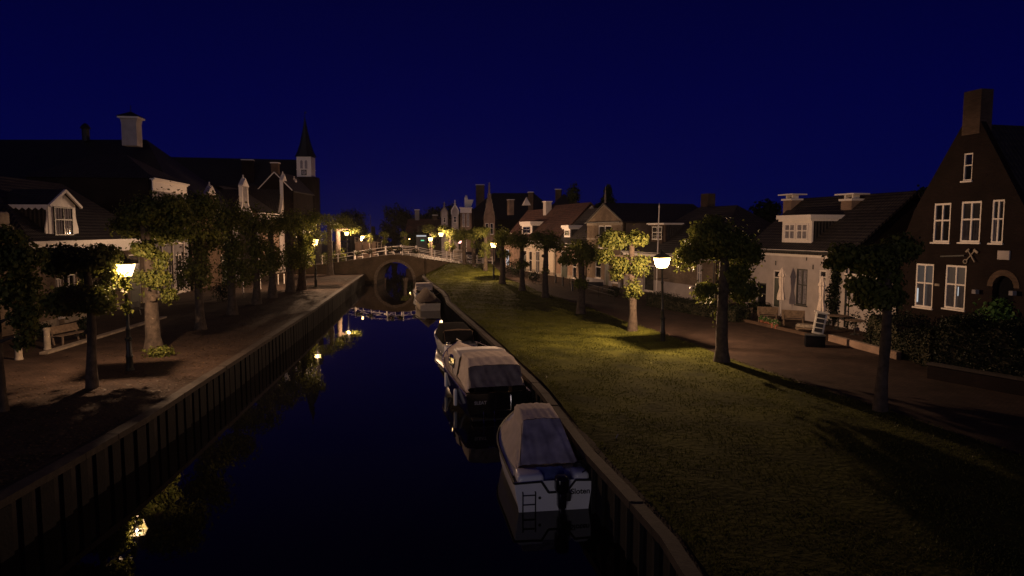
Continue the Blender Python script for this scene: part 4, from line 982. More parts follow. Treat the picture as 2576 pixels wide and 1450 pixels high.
# far second railing left
r = thing('canal_railing', 'pale railing sloping down the far left bank beyond the bridge', 'railing', (0, 0, 0))
rail = MB(); pp = None
for i in range(8):
    u = 893+i*9.5; y = 112; x, _ = A(u, 600, y); zt = A(u, 596+i*1.6+(3 if i > 4 else 0), y)[1]
    MB().box(x-.06, x+.06, y-.06, y+.06, zt-1.1, zt).build('post', 'stone', r)
    if pp:
        for hz in (-.1, -.6): rail.tube([(pp[0]+.06, y, pp[1]+hz), (x-.06, y, zt+hz)], .04, 6)
    pp = (x, zt)
rail.build('rail', 'stone', r)
# ------------------------------------------------------------------ boats  (local: +y bow, x beam, z = 0 waterline)
def hull(par, Lb, B, hs, hb, m='gelcoat', stern=.9, full=2.3, fl=.12, rake=.25, name='hull', strake='rubber', deck=None, well=None):
    S = 22; rows = []; sheer = []
    for i in range(S+1):
        q = i/S; y = Lb*q
        w = B/2*(stern+(1-stern)*min(1, q/.4)) * (1-max(0, (q-.42)/.58)**full); w = max(w, .02)
        zs = hs+(hb-hs)*q**1.8; yo = y
        sec = [(0, -.35), (w*.55, -.28), (w*.85, -.05), (w*(1-fl*.4), zs*.4), (w, zs*.86), (w*1.0, zs)]
        if q > .85: sec = [(a*(1 if j > 3 else 1-.5*(q-.85)/.15), zc) for j, (a, zc) in enumerate(sec)]
        row = [(-a, yo - rake*(1-max(0, zc)/hb)*q**3*2, zc) for a, zc in reversed(sec)] + [(a, yo - rake*(1-max(0, zc)/hb)*q**3*2, zc) for a, zc in sec[1:]]
        rows.append(row); sheer.append((w, yo, zs))
    b = MB(); b.grid(rows); b.add(rows[0], [tuple(range(len(rows[0])))]); o = b.build(name, m, par)
    s = MB()
    for q in (-1, 1): s.tube([(q*(w+.012), y, z-.02) for w, y, z in sheer], .032, 6)
    s.build('rubbing_strake', strake, par)
    d = MB(); wy = well or (0, 0); rr = []
    for w, y, z in sheer: rr.append((w, y, z))
    fd = [p for p in rr if p[1] >= wy[1]-.01]
    d.grid([[(-w*.98, y, z-.03), (-w*.5, y, z+.03), (0, y, z+.05), (w*.5, y, z+.03), (w*.98, y, z-.03)] for w, y, z in fd])
    if well:
        sd = [p for p in rr if wy[0]-.01 <= p[1] <= wy[1]+Lb/S]
        for q in (-1, 1): d.grid([[(q*w*.98, y, z-.03), (q*(w-.2), y, z-.01)] for w, y, z in sd])
        d.grid([[(-(w-.2), y, z-.01), (-(w-.22), y, .15), (w-.22, y, .15), (w-.2, y, z-.01)] for w, y, z in sd], smooth=False)
    d.build('deck', deck or m, par)
    return sheer
def canopy(par, rows, m, am=None, K=7, am_seg=1, wr=.012, seed=1, n=9, name='canopy', aname='aft_panel', r=.30, awr=.03):
    """rows: (y, half width low, z low, half width top, z top)"""
    out = []
    for a, c in zip(rows, rows[1:]):
        for k in range(K):
            q = k/K; out.append([a[j]*(1-q)+c[j]*q for j in range(5)])
    out.append(list(rows[-1]))
    def sec(ro, amp, ph):
        y, wb, zb, wt, zt = ro; h = zt-zb; pts = []
        side = [(wb+(wt-wb)*(i/n), zb+h*(1-r*.6)*(i/n)) for i in range(n)]
        x1, z1 = wb+(wt-wb)*1., zb+h*(1-r*.6)
        cor = [(x1*(1-.10*(1-math.cos(t*math.pi/2)))-wt*.0, z1+h*r*.6*math.sin(t*math.pi/2)) for t in (0, .25, .5, .75, 1)]
        top_ = [(cor[-1][0]*(1-(i+1)/n), cor[-1][1]+h*.03*math.sin((i+1)/n*math.pi/2)) for i in range(n)]
        half = side+cor+top_
        full = [(-x, z) for x, z in half] + [(x, z) for x, z in reversed(half[:-1])]
        res = []
        for i, (x, z) in enumerate(full):
            k = amp*(math.sin(i*1.7+y*3.1+seed)+.6*math.sin(i*.8-y*5.3+seed*2)+.4*math.sin(y*11+i*3.3))
            res.append((x+k*(1 if x > 0 else -1)*.7, y+k*.3, z+k*.7))
        return res
    R_ = [sec(ro, wr, 0) for ro in out]; nn = len(R_[0]); lo = n+2; hi = nn-1-lo
    b = MB(); a = MB(); K = K*am_seg
    if am:
        for i in range(K):
            b.grid([R_[i][:lo+1], R_[i+1][:lo+1]]); b.grid([R_[i][hi:], R_[i+1][hi:]])
        # rear drape, hung with vertical folds
        nc, nr = 46, 16; g = []
        for i in range(nr+1):
            q = i/nr; row = []
            k0 = q*K; i0 = min(K-1, int(k0)); f = k0-i0
            for j in range(nc+1):
                c0 = lo+(hi-lo)*j/nc; j0 = min(nn-2, int(c0)); fj = c0-j0
                P = [Vector(R_[i0][j0]).lerp(Vector(R_[i0][j0+1]), fj), Vector(R_[i0+1][j0]).lerp(Vector(R_[i0+1][j0+1]), fj)]
                p = P[0].lerp(P[1], f); s_ = j/nc
                k = awr*(1-.75*q)*(math.sin(s_*23+q*4.2+seed+1.3*math.sin(q*3+s_*4))+.8*math.sin(s_*13-q*5.1+seed*3)+.4*math.sin(s_*47+q*7))*math.sin(min(1, s_*8, (1-s_)*8)*math.pi/2)
                row.append((p.x+k*.3, p.y-.012-k, p.z+k*.35-.05*math.sin(q*math.pi)*math.sin(s_*math.pi)))
            g.append(row)
        a.grid(g); a.build(aname, am, par)
        b.grid(R_[K:])
        # seam
        s = MB(); s.tube([R_[i][lo] for i in range(K+1)] + [R_[K][j] for j in range(lo, hi+1, 2)] + [R_[i][hi] for i in range(K, -1, -1)], .012, 5); s.build('seam', 'tarp_brown', par)
    else: b.grid(R_)
    b.build(name, m, par)
def ladder(par, x, y, z0, z1, w=.3, m='rubber', rungs=3, r=.014):
    b = MB()
    for q in (-1, 1): b.tube([(x+q*w/2, y, z0), (x+q*w/2, y-.02, z1-.05), (x+q*w/2, y+.1, z1)], r, 6)
    for i in range(rungs): zz = z0+(z1-z0)*(i+.5)/rungs; b.tube([(x-w/2, y, zz), (x+w/2, y, zz)], r, 6)
    return b.build('ladder', m, par)
def boat(name, label, cat, stern, head, group='boats moored along the right quay wall'):
    return thing(name, label, cat, (stern[0], stern[1], 0), head, group)

# nearest boat, white stern
HB = R(8.0)
o = boat('sloop', 'white open motorboat nearest the camera under a tan canopy, lettered Sloten on its stern', 'boat', (.985, 15.55), HB)
b = MB()          # transom with the dip for the outboard
W1, W2, ZT = .82, .93, .70
out = [(-W1, -.12), (W1, -.12), (W2, ZT), (.52, ZT+.02), (.33, ZT-.25), (-.15, ZT-.25), (-.30, ZT+.02), (-W2, ZT)]
b.prism(out, -.03, .03); b.build('transom', 'gelcoat', o)
b = MB(); tr = [(-W2-.02, ZT), (-.30, ZT+.02), (-.13, ZT-.25), (.31, ZT-.25), (.52, ZT+.02), (W2+.02, ZT)]
for p, q in zip(tr, tr[1:]): b.tube([(p[0], -.045, p[1]), (q[0], -.045, q[1])], .026, 6)
b.build('stern_trim', 'rubber', o)
hull(o, 5.7, 1.96, .72, .95, stern=.95, well=(.3, 4.2))
b = MB(); b.rbox(-.86, -.22, .02, .62, .48, .86, .09); b.rbox(.50, .88, .02, .55, .48, .86, .09); b.rbox(-.80, .84, .5, 1.0, .42, .78, .09); b.build('stern_seat', 'gelcoat', o)
b = MB(); b.grid([[(-.34+.66*i/8, .00+.5*j/6, .62+.26*j/6-.10*math.sin(i/8*math.pi)*(1-j/6)+.012*math.sin(i*2+j)) for i in range(9)] for j in range(7)]); b.build('motor_cover', 'tarp_blue', o)
canopy(o, [(.60, .80, .80, .74, .92), (1.15, .85, .78, .62, 1.42), (1.6, .87, .78, .52, 1.74), (2.3, .88, .82, .50, 1.82), (2.95, .88, .85, .50, 1.80), (3.5, .82, .88, .45, 1.58), (4.3, .62, .92, .35, 1.05)], 'tarp_tan', 'drape', wr=.011, seed=2, awr=.026, r=.55, am_seg=2)
b = MB(); b.rbox(-.02, .30, -.42, -.06, .52, .92, .10, 4); b.rbox(.04, .24, -.36, -.10, .15, .54, .05); b.rbox(.08, .20, -.34, -.12, -.4, .2, .03); b.build('outboard_motor', 'gelcoat_black', o)
b = MB().rbox(.20, .36, -.28, -.05, .30, .52, .03); b.build('motor_bracket', 'rubber', o)
ladder(o, -.60, -.06, -.15, .52, .30)
b = MB().lathe([(.035, -.01), (.035, .01)], (0, 0, 0), 12); x = b.build('drain', 'rubber', o); x.location = (-.34, -.032, .33); x.rotation_euler = (R(90), 0, 0)
text('Sloten', .185, 'rubber', o, Matrix.Translation((.64, -.034, .38)) @ Matrix.Rotation(R(90), 4, 'X'))
b = MB()
for i in range(3): rr_ = .15-.02*i; b.tube([(.74+rr_*math.cos(a/10*6.28), .48+rr_*.7*math.sin(a/10*6.28), .89+.03*i+.02*math.sin(a)) for a in range(11)], .014, 5)
b.tube([(.80, .35, .95), (.86, .2, .88), (.70, .05, .86)], .012, 5); b.build('rope_coil', 'rubber', o)

# second boat, black stern
o = boat('motor_cruiser', 'dark cruiser with a white cabin and tan drape, black stern lettered SLEAT', 'boat', (-.46, 23.3), R(13.2))
hull(o, 9.4, 2.55, .92, 1.25, stern=.90, m='gelcoat_black', full=2.6, deck='tarp_tan', well=(.2, 3.4), strake='chrome')
b = MB(); b.prism([(-.98, -.1), (.98, -.1), (1.12, .60), (1.13, .95), (-1.13, .95), (-1.12, .60)], -.05, .03); b.build('transom', 'gelcoat_black', o)
b = MB().box(-1.0, 1.0, -.42, -.052, .10, .16); b.build('swim_platform', 'rubber', o)
text('SLEAT', .16, 'plaster', o, Matrix.Translation((-.66, -.054, .58)) @ Matrix.Rotation(R(90), 4, 'X'))
b = MB().tube([(-.12, -.062, .88), (-.12, -.062, .33), (.42, -.062, .33), (.42, -.062, .88)], .011, 5); b.build('gate_frame', 'chrome', o)
b = MB(); b.tube([(-.62, -.40, .42), (-.62, -.47, .1), (-.62, -.47, -.04), (-.24, -.47, -.04), (-.24, -.47, .1), (-.24, -.40, .42)], .02, 6); b.build('swim_ladder', 'chrome', o)
canopy(o, [(.35, 1.08, .93, 1.02, 1.08), (.75, 1.08, .98, .96, 1.76), (1.5, 1.06, 1.0, .92, 1.92), (2.7, 1.04, 1.0, .90, 1.92)], 'tarp_tan', 'drape_tan', wr=.012, seed=5, awr=.045, r=.5)
b = MB()
for x0 in (-.82, -.1, .55): b.rbox(x0, x0+.5, .18, .34, .93, 1.10, .05)
b.build('stern_rail_cushion', 'canvas_black', o)
canopy(o, [(2.7, 1.1, 1.0, 1.0, 1.78), (3.4, 1.12, 1.0, 1.03, 1.88), (4.6, 1.07, 1.05, .95, 1.78), (5.8, .90, 1.1, .62, 1.45), (6.8, .6, 1.16, .3, 1.26)], 'cabin_white', None, wr=.0, name='cabin', r=.55)
for q in (-1, 1): MB().prism([(q*1.13, 1.2), (q*1.10, 1.55), (q*1.0, 1.55), (q*1.0, 1.2)], 3.3, 4.5).build('cabin_window', 'glass_dark', o)
b = MB()
for q in (-1, 1):
    pts = [(q*1.18, 2.9, 1.10), (q*1.17, 3.2, 1.30), (q*1.12, 4.6, 1.36), (q*.92, 6.6, 1.44), (q*.60, 8.0, 1.46)]
    b.tube(pts, .016, 6)
    for p in pts[1:-1]: b.tube([(p[0], p[1], p[2]), (p[0], p[1], 1.0)], .012, 5)
b.build('pulpit_rail', 'chrome', o)
MB().rbox(-1.34, -1.20, 1.7, 1.84, .1, .75, .06).build('fender', 'gelcoat', o); MB().rbox(-1.32, -1.18, 4.4, 4.54, .2, .8, .06).build('fender', 'gelcoat', o)

# third boat with black cover
o = boat('sloop', 'white open sloop with a taut black cover, moored ahead of the dark cruiser', 'boat', (-2.68, 34.9), R(12.5))
hull(o, 6.4, 2.0, .62, .95, stern=.86, well=(.3, 4.8), strake='gelcoat')
b = MB(); b.prism([(-.82, -.1), (.82, -.1), (.86, .62), (-.86, .62)], -.04, .03); b.build('transom', 'gelcoat', o)
canopy(o, [(.35, .86, .62, .78, .8), (.9, .90, .66, .78, 1.28), (3.6, .93, .72, .74, 1.36), (5.2, .62, .82, .38, .98)], 'canvas_black', 'canvas_black', wr=.006, seed=3, awr=.008)
b = MB(); b.tube([(-.80, .95, 1.18), (-.68, .95, 1.29), (0, .95, 1.34), (.68, .95, 1.29), (.80, .95, 1.18)], .035, 6); b.build('hoop', 'tarp_brown', o)
b = MB(); b.tube([(-.96, 1.6, .70), (-.93, .6, .68), (-.88, .0, .66), (-.5, -.10, .67), (.5, -.10, .67), (.88, .0, .66), (.93, .6, .68)], .04, 6); b.build('gunwale', 'white_paint', o)
b = MB(); b.tube([(.05, .05, .66), (.02, .0, .86), (-.2, -.1, .98)], .022, 6); b.lathe([(0,0),(.05,.04),(0,.09)], (-.2, -.1, .94), 8); b.build('tiller', 'white_paint', o)

# fourth: brown tent
o = boat('sloop', 'small boat under a brown peaked tent cover, next to the far white cabin boat', 'boat', (-6.72, 55.4), R(12.5))
hull(o, 6.0, 2.0, .62, .9, stern=.85, m='cream_paint', well=(.3, 4.5))
b = MB(); b.prism([(-.80, -.1), (.80, -.1), (.84, .62), (-.84, .62)], -.04, .03); b.build('transom', 'cream_paint', o)
b = MB(); rows = []
for i in range(13):
    q = i/12; y = .1+5.2*q; zr = .75+.95*math.sin(min(1, q*2.4)*math.pi/2)*(1-.35*max(0, q-.4)); wb = 1.0*(1-.5*max(0, q-.5)**1.2)
    rows.append([(-wb*(1-j/6)+.0, y, .68+(zr-.68)*(j/6)+.03*math.sin(j*2+i)) for j in range(7)] + [(wb*(j/6), y, .68+(zr-.68)*(1-j/6)+.03*math.sin(j*2-i)) for j in range(1, 7)])
b.grid(rows); b.build('tent_cover', 'tarp_brown', o)
b = MB().tube([(-.86,.0,.64),(-.98,1.2,.66),(-1.0,2.4,.68)], .035, 6); b.build('gunwale', 'white_paint', o)
# fifth: white cabin
o = boat('cabin_boat', 'farthest moored boat, with a rounded white cabin, before the bridge', 'boat', (-8.35, 64.6), R(11))
hull(o, 5.6, 1.95, .62, .85, stern=.88, well=(.3, 1.5), strake='rubber')
b = MB(); b.prism([(-.80, -.1), (.80, -.1), (.85, .62), (-.85, .62)], -.04, .03); b.build('transom', 'gelcoat', o)
canopy(o, [(.6, .80, .64, .74, 1.2), (.9, .80, .64, .75, 1.36), (3.0, .80, .70, .72, 1.40), (4.2, .6, .8, .42, .95)], 'plaster', None, wr=.0, name='cabin', r=.35)
b = MB(); b.box(-.80, .80, .70, .72, .85, 1.5); b.build('cabin_door', 'tarp_tan', o)
# mooring lines
for lb, p, q in (('mooring line from the nearest boat to the lawn edge', (1.95, 16.2, .72), (2.75, 17.2, 1.33)),
                 ('mooring line from the stern of the black covered sloop', (-1.85, 34.95, .68), (-1.2, 36.0, 1.25)),
                 ('mooring line of the small tent covered boat', (-7.0, 60.6, .85), (-6.3, 60.9, 1.25))):
    t = MB(); pts = [(p[0]+(q[0]-p[0])*i/8, p[1]+(q[1]-p[1])*i/8, p[2]+(q[2]-p[2])*i/8-.12*math.sin(i/8*math.pi)) for i in range(9)]
    t.tube(pts, .014, 5); tag(t.build('mooring_line', 'rope'), lb, 'rope', 'mooring lines')
# ------------------------------------------------------------------ hedges and planting
def hedge(name, label, x0, x1, y0, y1, z0, z1, rz=0, n=5000, s=.09, m='hedge_leaves', loc=None, lum=.2, cat='hedge'):
    t = thing(name, label, cat, loc or (0, 0, 0), rz)
    rd = random.Random(n+int(x0*10)); b = MB(); core = MB()
    nx = max(2, int((x1-x0)/.35)); H = lambda x: z1 + lum*math.sin(x*1.3+x0)*.6 + lum*.5*math.sin(x*3.7)
    core.grid([[(x0+.12+(x1-x0-.24)*i/nx, yy, zz if zz == z0 else H(x0+(x1-x0)*i/nx)-.14) for i in range(nx+1)] for yy, zz in ((y0+.12, z0), (y0+.12, z1), (y1-.12, z1), (y1-.12, z0))])
    core.build('branches', 'moss_soil', t)
    for i in range(n):
        x = x0+(x1-x0)*rd.random(); zt = H(x); a = rd.random()
        if a < .5: p = (x, y0 + rd.uniform(-.08, .16), z0+(zt-z0)*rd.random())
        elif a < .88: p = (x, y0+(y1-y0)*rd.random(), zt + rd.uniform(-.12, .10))
        elif a < .94: p = (x0 + rd.uniform(-.06, .12), y0+(y1-y0)*rd.random(), z0+(zt-z0)*rd.random())
        else: p = (x1 + rd.uniform(-.12, .06), y0+(y1-y0)*rd.random(), z0+(zt-z0)*rd.random())
        d = Vector((rd.gauss(0, 1), rd.gauss(0, 1)-.6, rd.gauss(0, 1)+.4)).normalized(); e = d.cross(Vector((rd.gauss(0,1), rd.gauss(0,1), rd.gauss(0,1)))).normalized(); f = d.cross(e); k = s*rd.uniform(.6, 1.3); P = Vector(p)
        b.add([P, P+e*k*.5+f*k*.4, P+e*k, P+e*k*.5-f*k*.4], [(0, 1, 2, 3)])
    b.build('foliage', m, t); return t
def along(P0, P1): 
    d = Vector(P1)-Vector(P0); return d.length, math.atan2(d.y, d.x)
def clump(name, label, x, y, z, r, h, n=700, s=.10, m='hedge_leaves', group=None, cat='bush', extra=None):
    t = thing(name, label, cat, (x, y, z), 0, group); b = MB(); rd = random.Random(int(x*31+y*17))
    leaves(b, (0, 0, h*.5), (r, r*.8, h*.55), n, s, rd, .3); b.build('foliage', m, t)
    st = MB()
    for i in range(5): a = i*1.3; st.tube([(0, 0, 0), (r*.5*math.cos(a), r*.4*math.sin(a), h*.7)], .015, 5)
    st.build('stem', 'bark', t); return t
# garden hedge and wall before the tall brick house
Pa, Pb = G(2195, 905, QZ), G(2600, 965, QZ); w_, a_ = along(Pa, Pb)
Pa2, Pb2 = G(2255, 925, QZ), G(2590, 990, QZ); 
P0, P1 = G(2332, 952, QZ), G(2640, 1010, QZ); w_, a_ = along(P0, P1)
t = thing('garden_wall', 'low brick garden wall under the big dark hedge at the right', 'wall', (*P0, QZ), a_); MB().box(0, w_, 0, .3, 0, .50).build('wall', 'brick_red', t); MB().box(-.04, w_, -.04, .34, .503, .57).build('coping', 'cap_wood', t)
hedge('hedge', 'high dark hedge behind the low garden wall in front of the tall brick house', 0, w_, .35, 2.6, 0, 1.95, a_, 9000, loc=(*P0, QZ), lum=.35)
P0, P1 = G(2165, 868, QZ), G(2325, 925, QZ); w_, a_ = along(P0, P1)
hedge('hedge', 'dark hedge left of the garden wall, behind the nearest right lime', 0, w_, .1, 2.0, 0, 1.35, a_, 5000, loc=(*P0, QZ), lum=.4)
x, y = G(2530, 905, QZ); clump('leafy_bush', 'green leafy bush faintly lit at the right picture edge', x, y+.3, QZ+.9, 1.1, 1.5, 1600, .16, 'bush_leaves')
P0, P1 = G(2262, 915, QZ), G(2335, 935, QZ)
# hedge row in front of the pale house
P0, P1 = G(1625, 770, QZ), G(1850, 812, QZ); w_, a_ = along(P0, P1)
hedge('hedge', 'low clipped hedge along the street between flagpole and terrace', 0, w_, .0, 1.2, 0, .85, a_, 7000, loc=(*P0, QZ), lum=.12, s=.08)
P0, P1 = G(1600, 757, QZ), G(1500, 735, QZ)
# ivy on the white house
X, Z = A(2098, 700, 38.4)
t = thing('wall_shrub', 'dark climbing shrub grown against the white house between door and corner', 'climbing plant', (X-.1, 38.0, QZ)); b = MB(); rd = random.Random(4)
for dz, r in ((.6, .55), (1.3, .6), (2.0, .5), (2.6, .4), (3.0, .3)): leaves(b, (.1*math.sin(dz*3), 0, dz), (r, .35, .5), 420, .12, rd, .3)
b.build('foliage', 'hedge_leaves', t); MB().tube([(0, .1, 0), (.05, .1, 1.5), (0, .15, 2.9)], .05, 6).build('stem', 'bark', t)
for i, (u, v, r, h, lb) in enumerate([(1925, 790, .7, .7, 'dark shrub left of the first terrace bench'), (1975, 783, .6, .55, 'dark shrub under the first closed parasol'), (2030, 780, .8, .8, 'dark shrub right of the first closed parasol'),
        (2120, 800, .8, .8, 'dark shrub right of the second closed parasol'), (2165, 830, .8, 1.0, 'dark shrub at the right end of the terrace'), (1895, 785, .6, .7, 'dark shrub at the left end of the terrace'), (2230, 800, .8, 1.2, 'dark shrub in front of the white annex')]):
    x, y = G(u, v, QZ); clump('shrub', lb, x, y, QZ, r, h, 700, .11, group='shrubs round the terrace')
# ------------------------------------------------------------------ terrace
def parasol(label, u, v0, v1, vp, y=None, dx=0):
    x, y = G(u, vp, QZ); sc = y/F
    zt = A(u, v0, y)[1]-QZ; zb = A(u, v1, y)[1]-QZ
    t = thing('closed_parasol', label, 'parasol', (x, y, QZ), random.uniform(0, 1), 'closed parasols on the terrace')
    MB().tube([(0,0,0),(0,0,zt+.02)], .024, 8).build('pole', 'white_paint', t)
    MB().lathe([(.25,0),(.25,.06),(.05,.09),(.03,.2)], n=14).build('base', 'concrete', t)
    h = zt-zb; b = MB(); prof = [(.03, zt), (.07, zt-.03*h), (.13, zt-.12*h), (.20, zt-.22*h), (.205, zt-.25*h), (.155, zt-.27*h), (.15, zt-.40*h), (.105, zt-.60*h), (.12, zt-.66*h), (.19, zt-.85*h), (.215, zt-.97*h), (.19, zb), (.03, zb+.04)]
    b.lathe([(r, z) for r, z in reversed(prof)], n=40, mod=lambda th, z: 1+.16*math.sin(th*8+z)+.06*math.sin(th*3+z*4))
    b.build('canopy', 'parasol_cloth', t)
    MB().lathe([(.118, -.03), (.118, .03)], (0,0,zt-.60*h), 12).build('strap', 'parasol_cloth', t)
    MB().lathe([(.0, 0), (.03, .03), (.0, .08)], (0,0,zt), 8).build('tip', 'white_paint', t)
parasol('closed cream parasol left, rising before the white house door', 1963, 675, 755, 806)
parasol('closed cream parasol second from the left, by the climbing shrub', 2064, 697, 785, 822)
parasol('closed cream parasol before the annex, half hidden by the tree tuft', 2195, 675, 735, 812)
parasol('closed cream parasol rightmost, in front of the annex window', 2252, 682, 760, 815)
def bench(name, label, x, y, rz, w=1.3, group=None, m='bench_wood', z=QZ, slats=3, group_=None, back=.85):
    t = thing(name, label, 'bench', (x, y, z), rz, group)
    s = MB()
    for i in range(3): s.box(-w/2, w/2, -.22+i*.16, -.22+i*.16+.13, .42, .45)
    s.build('seat', m, t); b = MB()
    for i in range(slats): zz = .52+i*(back-.52)/slats; b.prism([(.26+.05*i, zz), (.29+.05*i, zz), (.33+.05*i, zz+.115), (.30+.05*i, zz+.115)], -w/2, w/2, 'x')
    b.build('backrest', m, t)
    for q in (-1, 1):
        for yy, h in ((-.2, .42), (.24, .86)):
            l = MB(); l.add([(q*(w/2-.1)-.03, yy-.03, 0), (q*(w/2-.1)+.03, yy-.03, 0), (q*(w/2-.1)+.03, yy+.03, 0), (q*(w/2-.1)-.03, yy+.03, 0)] + [(q*(w/2-.1)-.03, yy-.03+.17*(h > .5), h), (q*(w/2-.1)+.03, yy-.03+.17*(h > .5), h), (q*(w/2-.1)+.03, yy+.03+.17*(h > .5), h), (q*(w/2-.1)-.03, yy+.03+.17*(h > .5), h)], [(0,3,2,1),(4,5,6,7),(0,1,5,4),(1,2,6,5),(2,3,7,6),(3,0,4,7)]); l.build('leg', m, t)
    return t
RA = math.atan2(-1, .36)
AG = 'wooden garden benches on the terrace'
x, y = G(1930, 812, QZ); bench('garden_bench', 'slatted wooden bench seen from behind, left of the parasol pole', x, y, R(160), 1.15, AG, back=.98, slats=4)
x, y = G(1995, 822, QZ); bench('garden_bench', 'slatted wooden bench seen from behind, right of the parasol pole', x, y, R(155), 1.2, AG, back=.98, slats=4)
# cushioned chair
x, y = G(2036, 838, QZ); t = thing('cushioned_seat', 'low garden seat with patterned cushions beside the menu board', 'garden chair', (x, y, QZ), R(-30))
MB().rbox(-.65, .45, -.35, .3, .30, .46, .05).build('seat_cushion', 'cushion', t)
b = MB(); b.rbox(-.3, .3, -.07, .07, -.3, .3, .05); o_ = b.build('back_cushion', 'cushion', t); o_.location = (.45, .1, .72); o_.rotation_euler = (R(-20), R(15), R(60))
b = MB(); b.box(-.66, .46, -.36, .31, .22, .29)
for q in (-.6, .4):
    for p in (-.3, .25): b.box(q-.03, q+.03, p-.03, p+.03, 0, .22)
b.build('frame', 'bench_wood', t)
# menu board on black box
x, y = G(2049, 872, QZ); t = thing('planter_box', 'black square box standing in the street by the menu board', 'box', (x, y, QZ), R(-18)); b = MB(); b.rbox(-.42, .42, -.3, .3, 0, .52, .02); b.build('box', 'canvas_black', t); MB().box(-.44, .44, -.32, .32, .521, .56).build('rim', 'dark_paint', t)
t = thing('menu_board', 'white framed menu board with four dark panels behind the black box', 'menu board', (x+.18, y+.15, QZ+.56), R(-18)); t.rotation_euler[1] = R(9)
b = MB(); b.rbox(-.25, .25, -.03, .03, 0, 1.02, .015); b.build('board', 'board_white', t)
b = MB()
for i in range(4): b.box(-.17, .17, -.045, -.031, .10+i*.23, .28+i*.23)
b.build('panel', 'slate', t)
b = MB().box(-.32, .32, -.08, .08, 1.02, 1.08); b.build('roof', 'board_white', t)
for u, v, r, lb in ((2108, 828, .55, 'round terrace table right of the second parasol'), (2150, 842, .5, 'round terrace table before the annex'), (2008, 792, .4, 'small round table behind the benches')):
    x, y = G(u, v, QZ); t = thing('round_table', lb, 'table', (x, y, QZ), 0, 'round terrace tables')
    MB().lathe([(r-.02, .72), (r, .725), (r, .75), (r-.02, .755)], n=24).build('table_top', 'bench_wood', t); MB().lathe([(.24,0),(.22,.04),(.04,.07),(.035,.72)], n=12).build('pedestal', 'iron', t)
for i, (u, v) in enumerate([(1916, 816), (1926, 820), (1936, 822), (1944, 826), (1953, 828)]):
    x, y = G(u, v, QZ); lb = ['leftmost flower pot of the row before the left bench', 'second flower pot of the row before the left bench', 'middle flower pot of the row before the left bench', 'fourth flower pot of the row before the left bench', 'rightmost flower pot of the row before the left bench'][i]
    t = thing('flower_pot', lb, 'flower pot', (x, y, QZ), 0, 'flower pots on the terrace edge'); MB().lathe([(.08,0),(.12,.22),(.135,.22),(.135,.26),(.11,.26),(.10,.20)], n=12).build('pot', 'terracotta', t)
    b = MB(); leaves(b, (0,0,.36), (.2,.2,.16), 90, .08, random.Random(i)); b.build('foliage', 'bush_leaves', t); b = MB(); leaves(b, (0,0,.40), (.2,.2,.16), 26, .06, random.Random(i+9), .8); b.build('flowers', 'flowers', t)
P0, P1 = G(1855, 806, QZ), G(2050, 850, QZ); w_, a_ = along(P0, P1)
t = thing('terrace_edge', 'low brick edge of the terrace along the street', 'low wall', (*P0, QZ), a_); MB().box(0, w_, -.06, .10, 0, .16).build('edging', 'brick_brown', t)
P0, P1 = G(2088, 858, QZ), G(2260, 905, QZ); w_, a_ = along(P0, P1)
t = thing('terrace_edge', 'pale low kerb wall right of the black box below the shrubs', 'low wall', (*P0, QZ), a_); MB().box(0, w_, -.10, .12, 0, .32).build('edging', 'brick_pink', t)
x, y = G(1878, 802, QZ); t = thing('wooden_planter', 'small wooden planter at the left end of the terrace', 'planter', (x, y, QZ), R(-20)); b = MB(); b.box(-.6, .0, -.25, .25, .08, .5); 
for q in (-.55, .3): b.box(q-.04, q+.04, -.22, .22, 0, .62)
b.box(-.1, .35, -.25, .25, .62, .66); b.build('box', 'bench_wood', t)
# manhole glint, dog-tooth etc: bench and rack before the gabled brick house
G2 = 'benches on the right street'
x, y = G(1492, 735, QZ); bench('street_bench', 'dark street bench left of the railing before the gabled brick house', x, y, R(-25)+RA+R(90), 1.8, G2, m='dark_paint')
t = thing('street_railing', 'low dark tube railing before the gabled brick house', 'railing', (0, 0, 0)); b = MB(); pr = None
for u, v in ((1432, 722), (1468, 735), (1505, 748), (1545, 760)):
    x, y = G(u, v, QZ); MB().tube([(x, y, QZ), (x, y, QZ+.85)], .025, 6).build('post', 'iron', t)
    if pr: b.tube([(pr[0], pr[1], QZ+.85), (x, y, QZ+.85)], .025, 6); b.tube([(pr[0], pr[1], QZ+.45), (x, y, QZ+.45)], .02, 6)
    pr = (x, y)
b.build('rail', 'iron', t)
def bollard(label, u, v, h=.9, m='dark_paint', r=.09, group='dark bollards in the right street'):
    x, y = G(u, v, QZ); t = thing('bollard', label, 'bollard', (x, y, QZ), .3, group); b = MB(); b.lathe([(r*1.2,0),(r*1.1,.08),(r,.1),(r*.9,h-.12)], n=10); b.build('shaft', m, t); MB().lathe([(r*1.1,h-.12),(r*1.15,h-.05),(r*.8,h),(0,h+.02)], n=10).build('head', m, t)
bollard('dark bollard before the lit front, left of three', 1398, 712); bollard('dark bollard before the lit front, middle of three', 1416, 720); bollard('dark bollard nearest the street bench, right of three', 1440, 732)
bollard('pale square bollard before the left brick house', 120, 880, 1.0, 'stone', .14, 'pale bollards on the left'); bollard('pale bollard half hidden by the nearest left lime', 48, 905, 1.0, 'stone', .14, 'pale bollards on the left')
for i, (u, v) in enumerate([(612, 738), (655, 728), (700, 716), (715, 714)]):
    bollard(['white post furthest left of four among the left limes', 'white post second of four among the left limes', 'white post third of four among the left limes', 'white post last of four among the left limes'][i], u, v, 1.0, 'white_paint', .06, 'white posts behind the left limes')
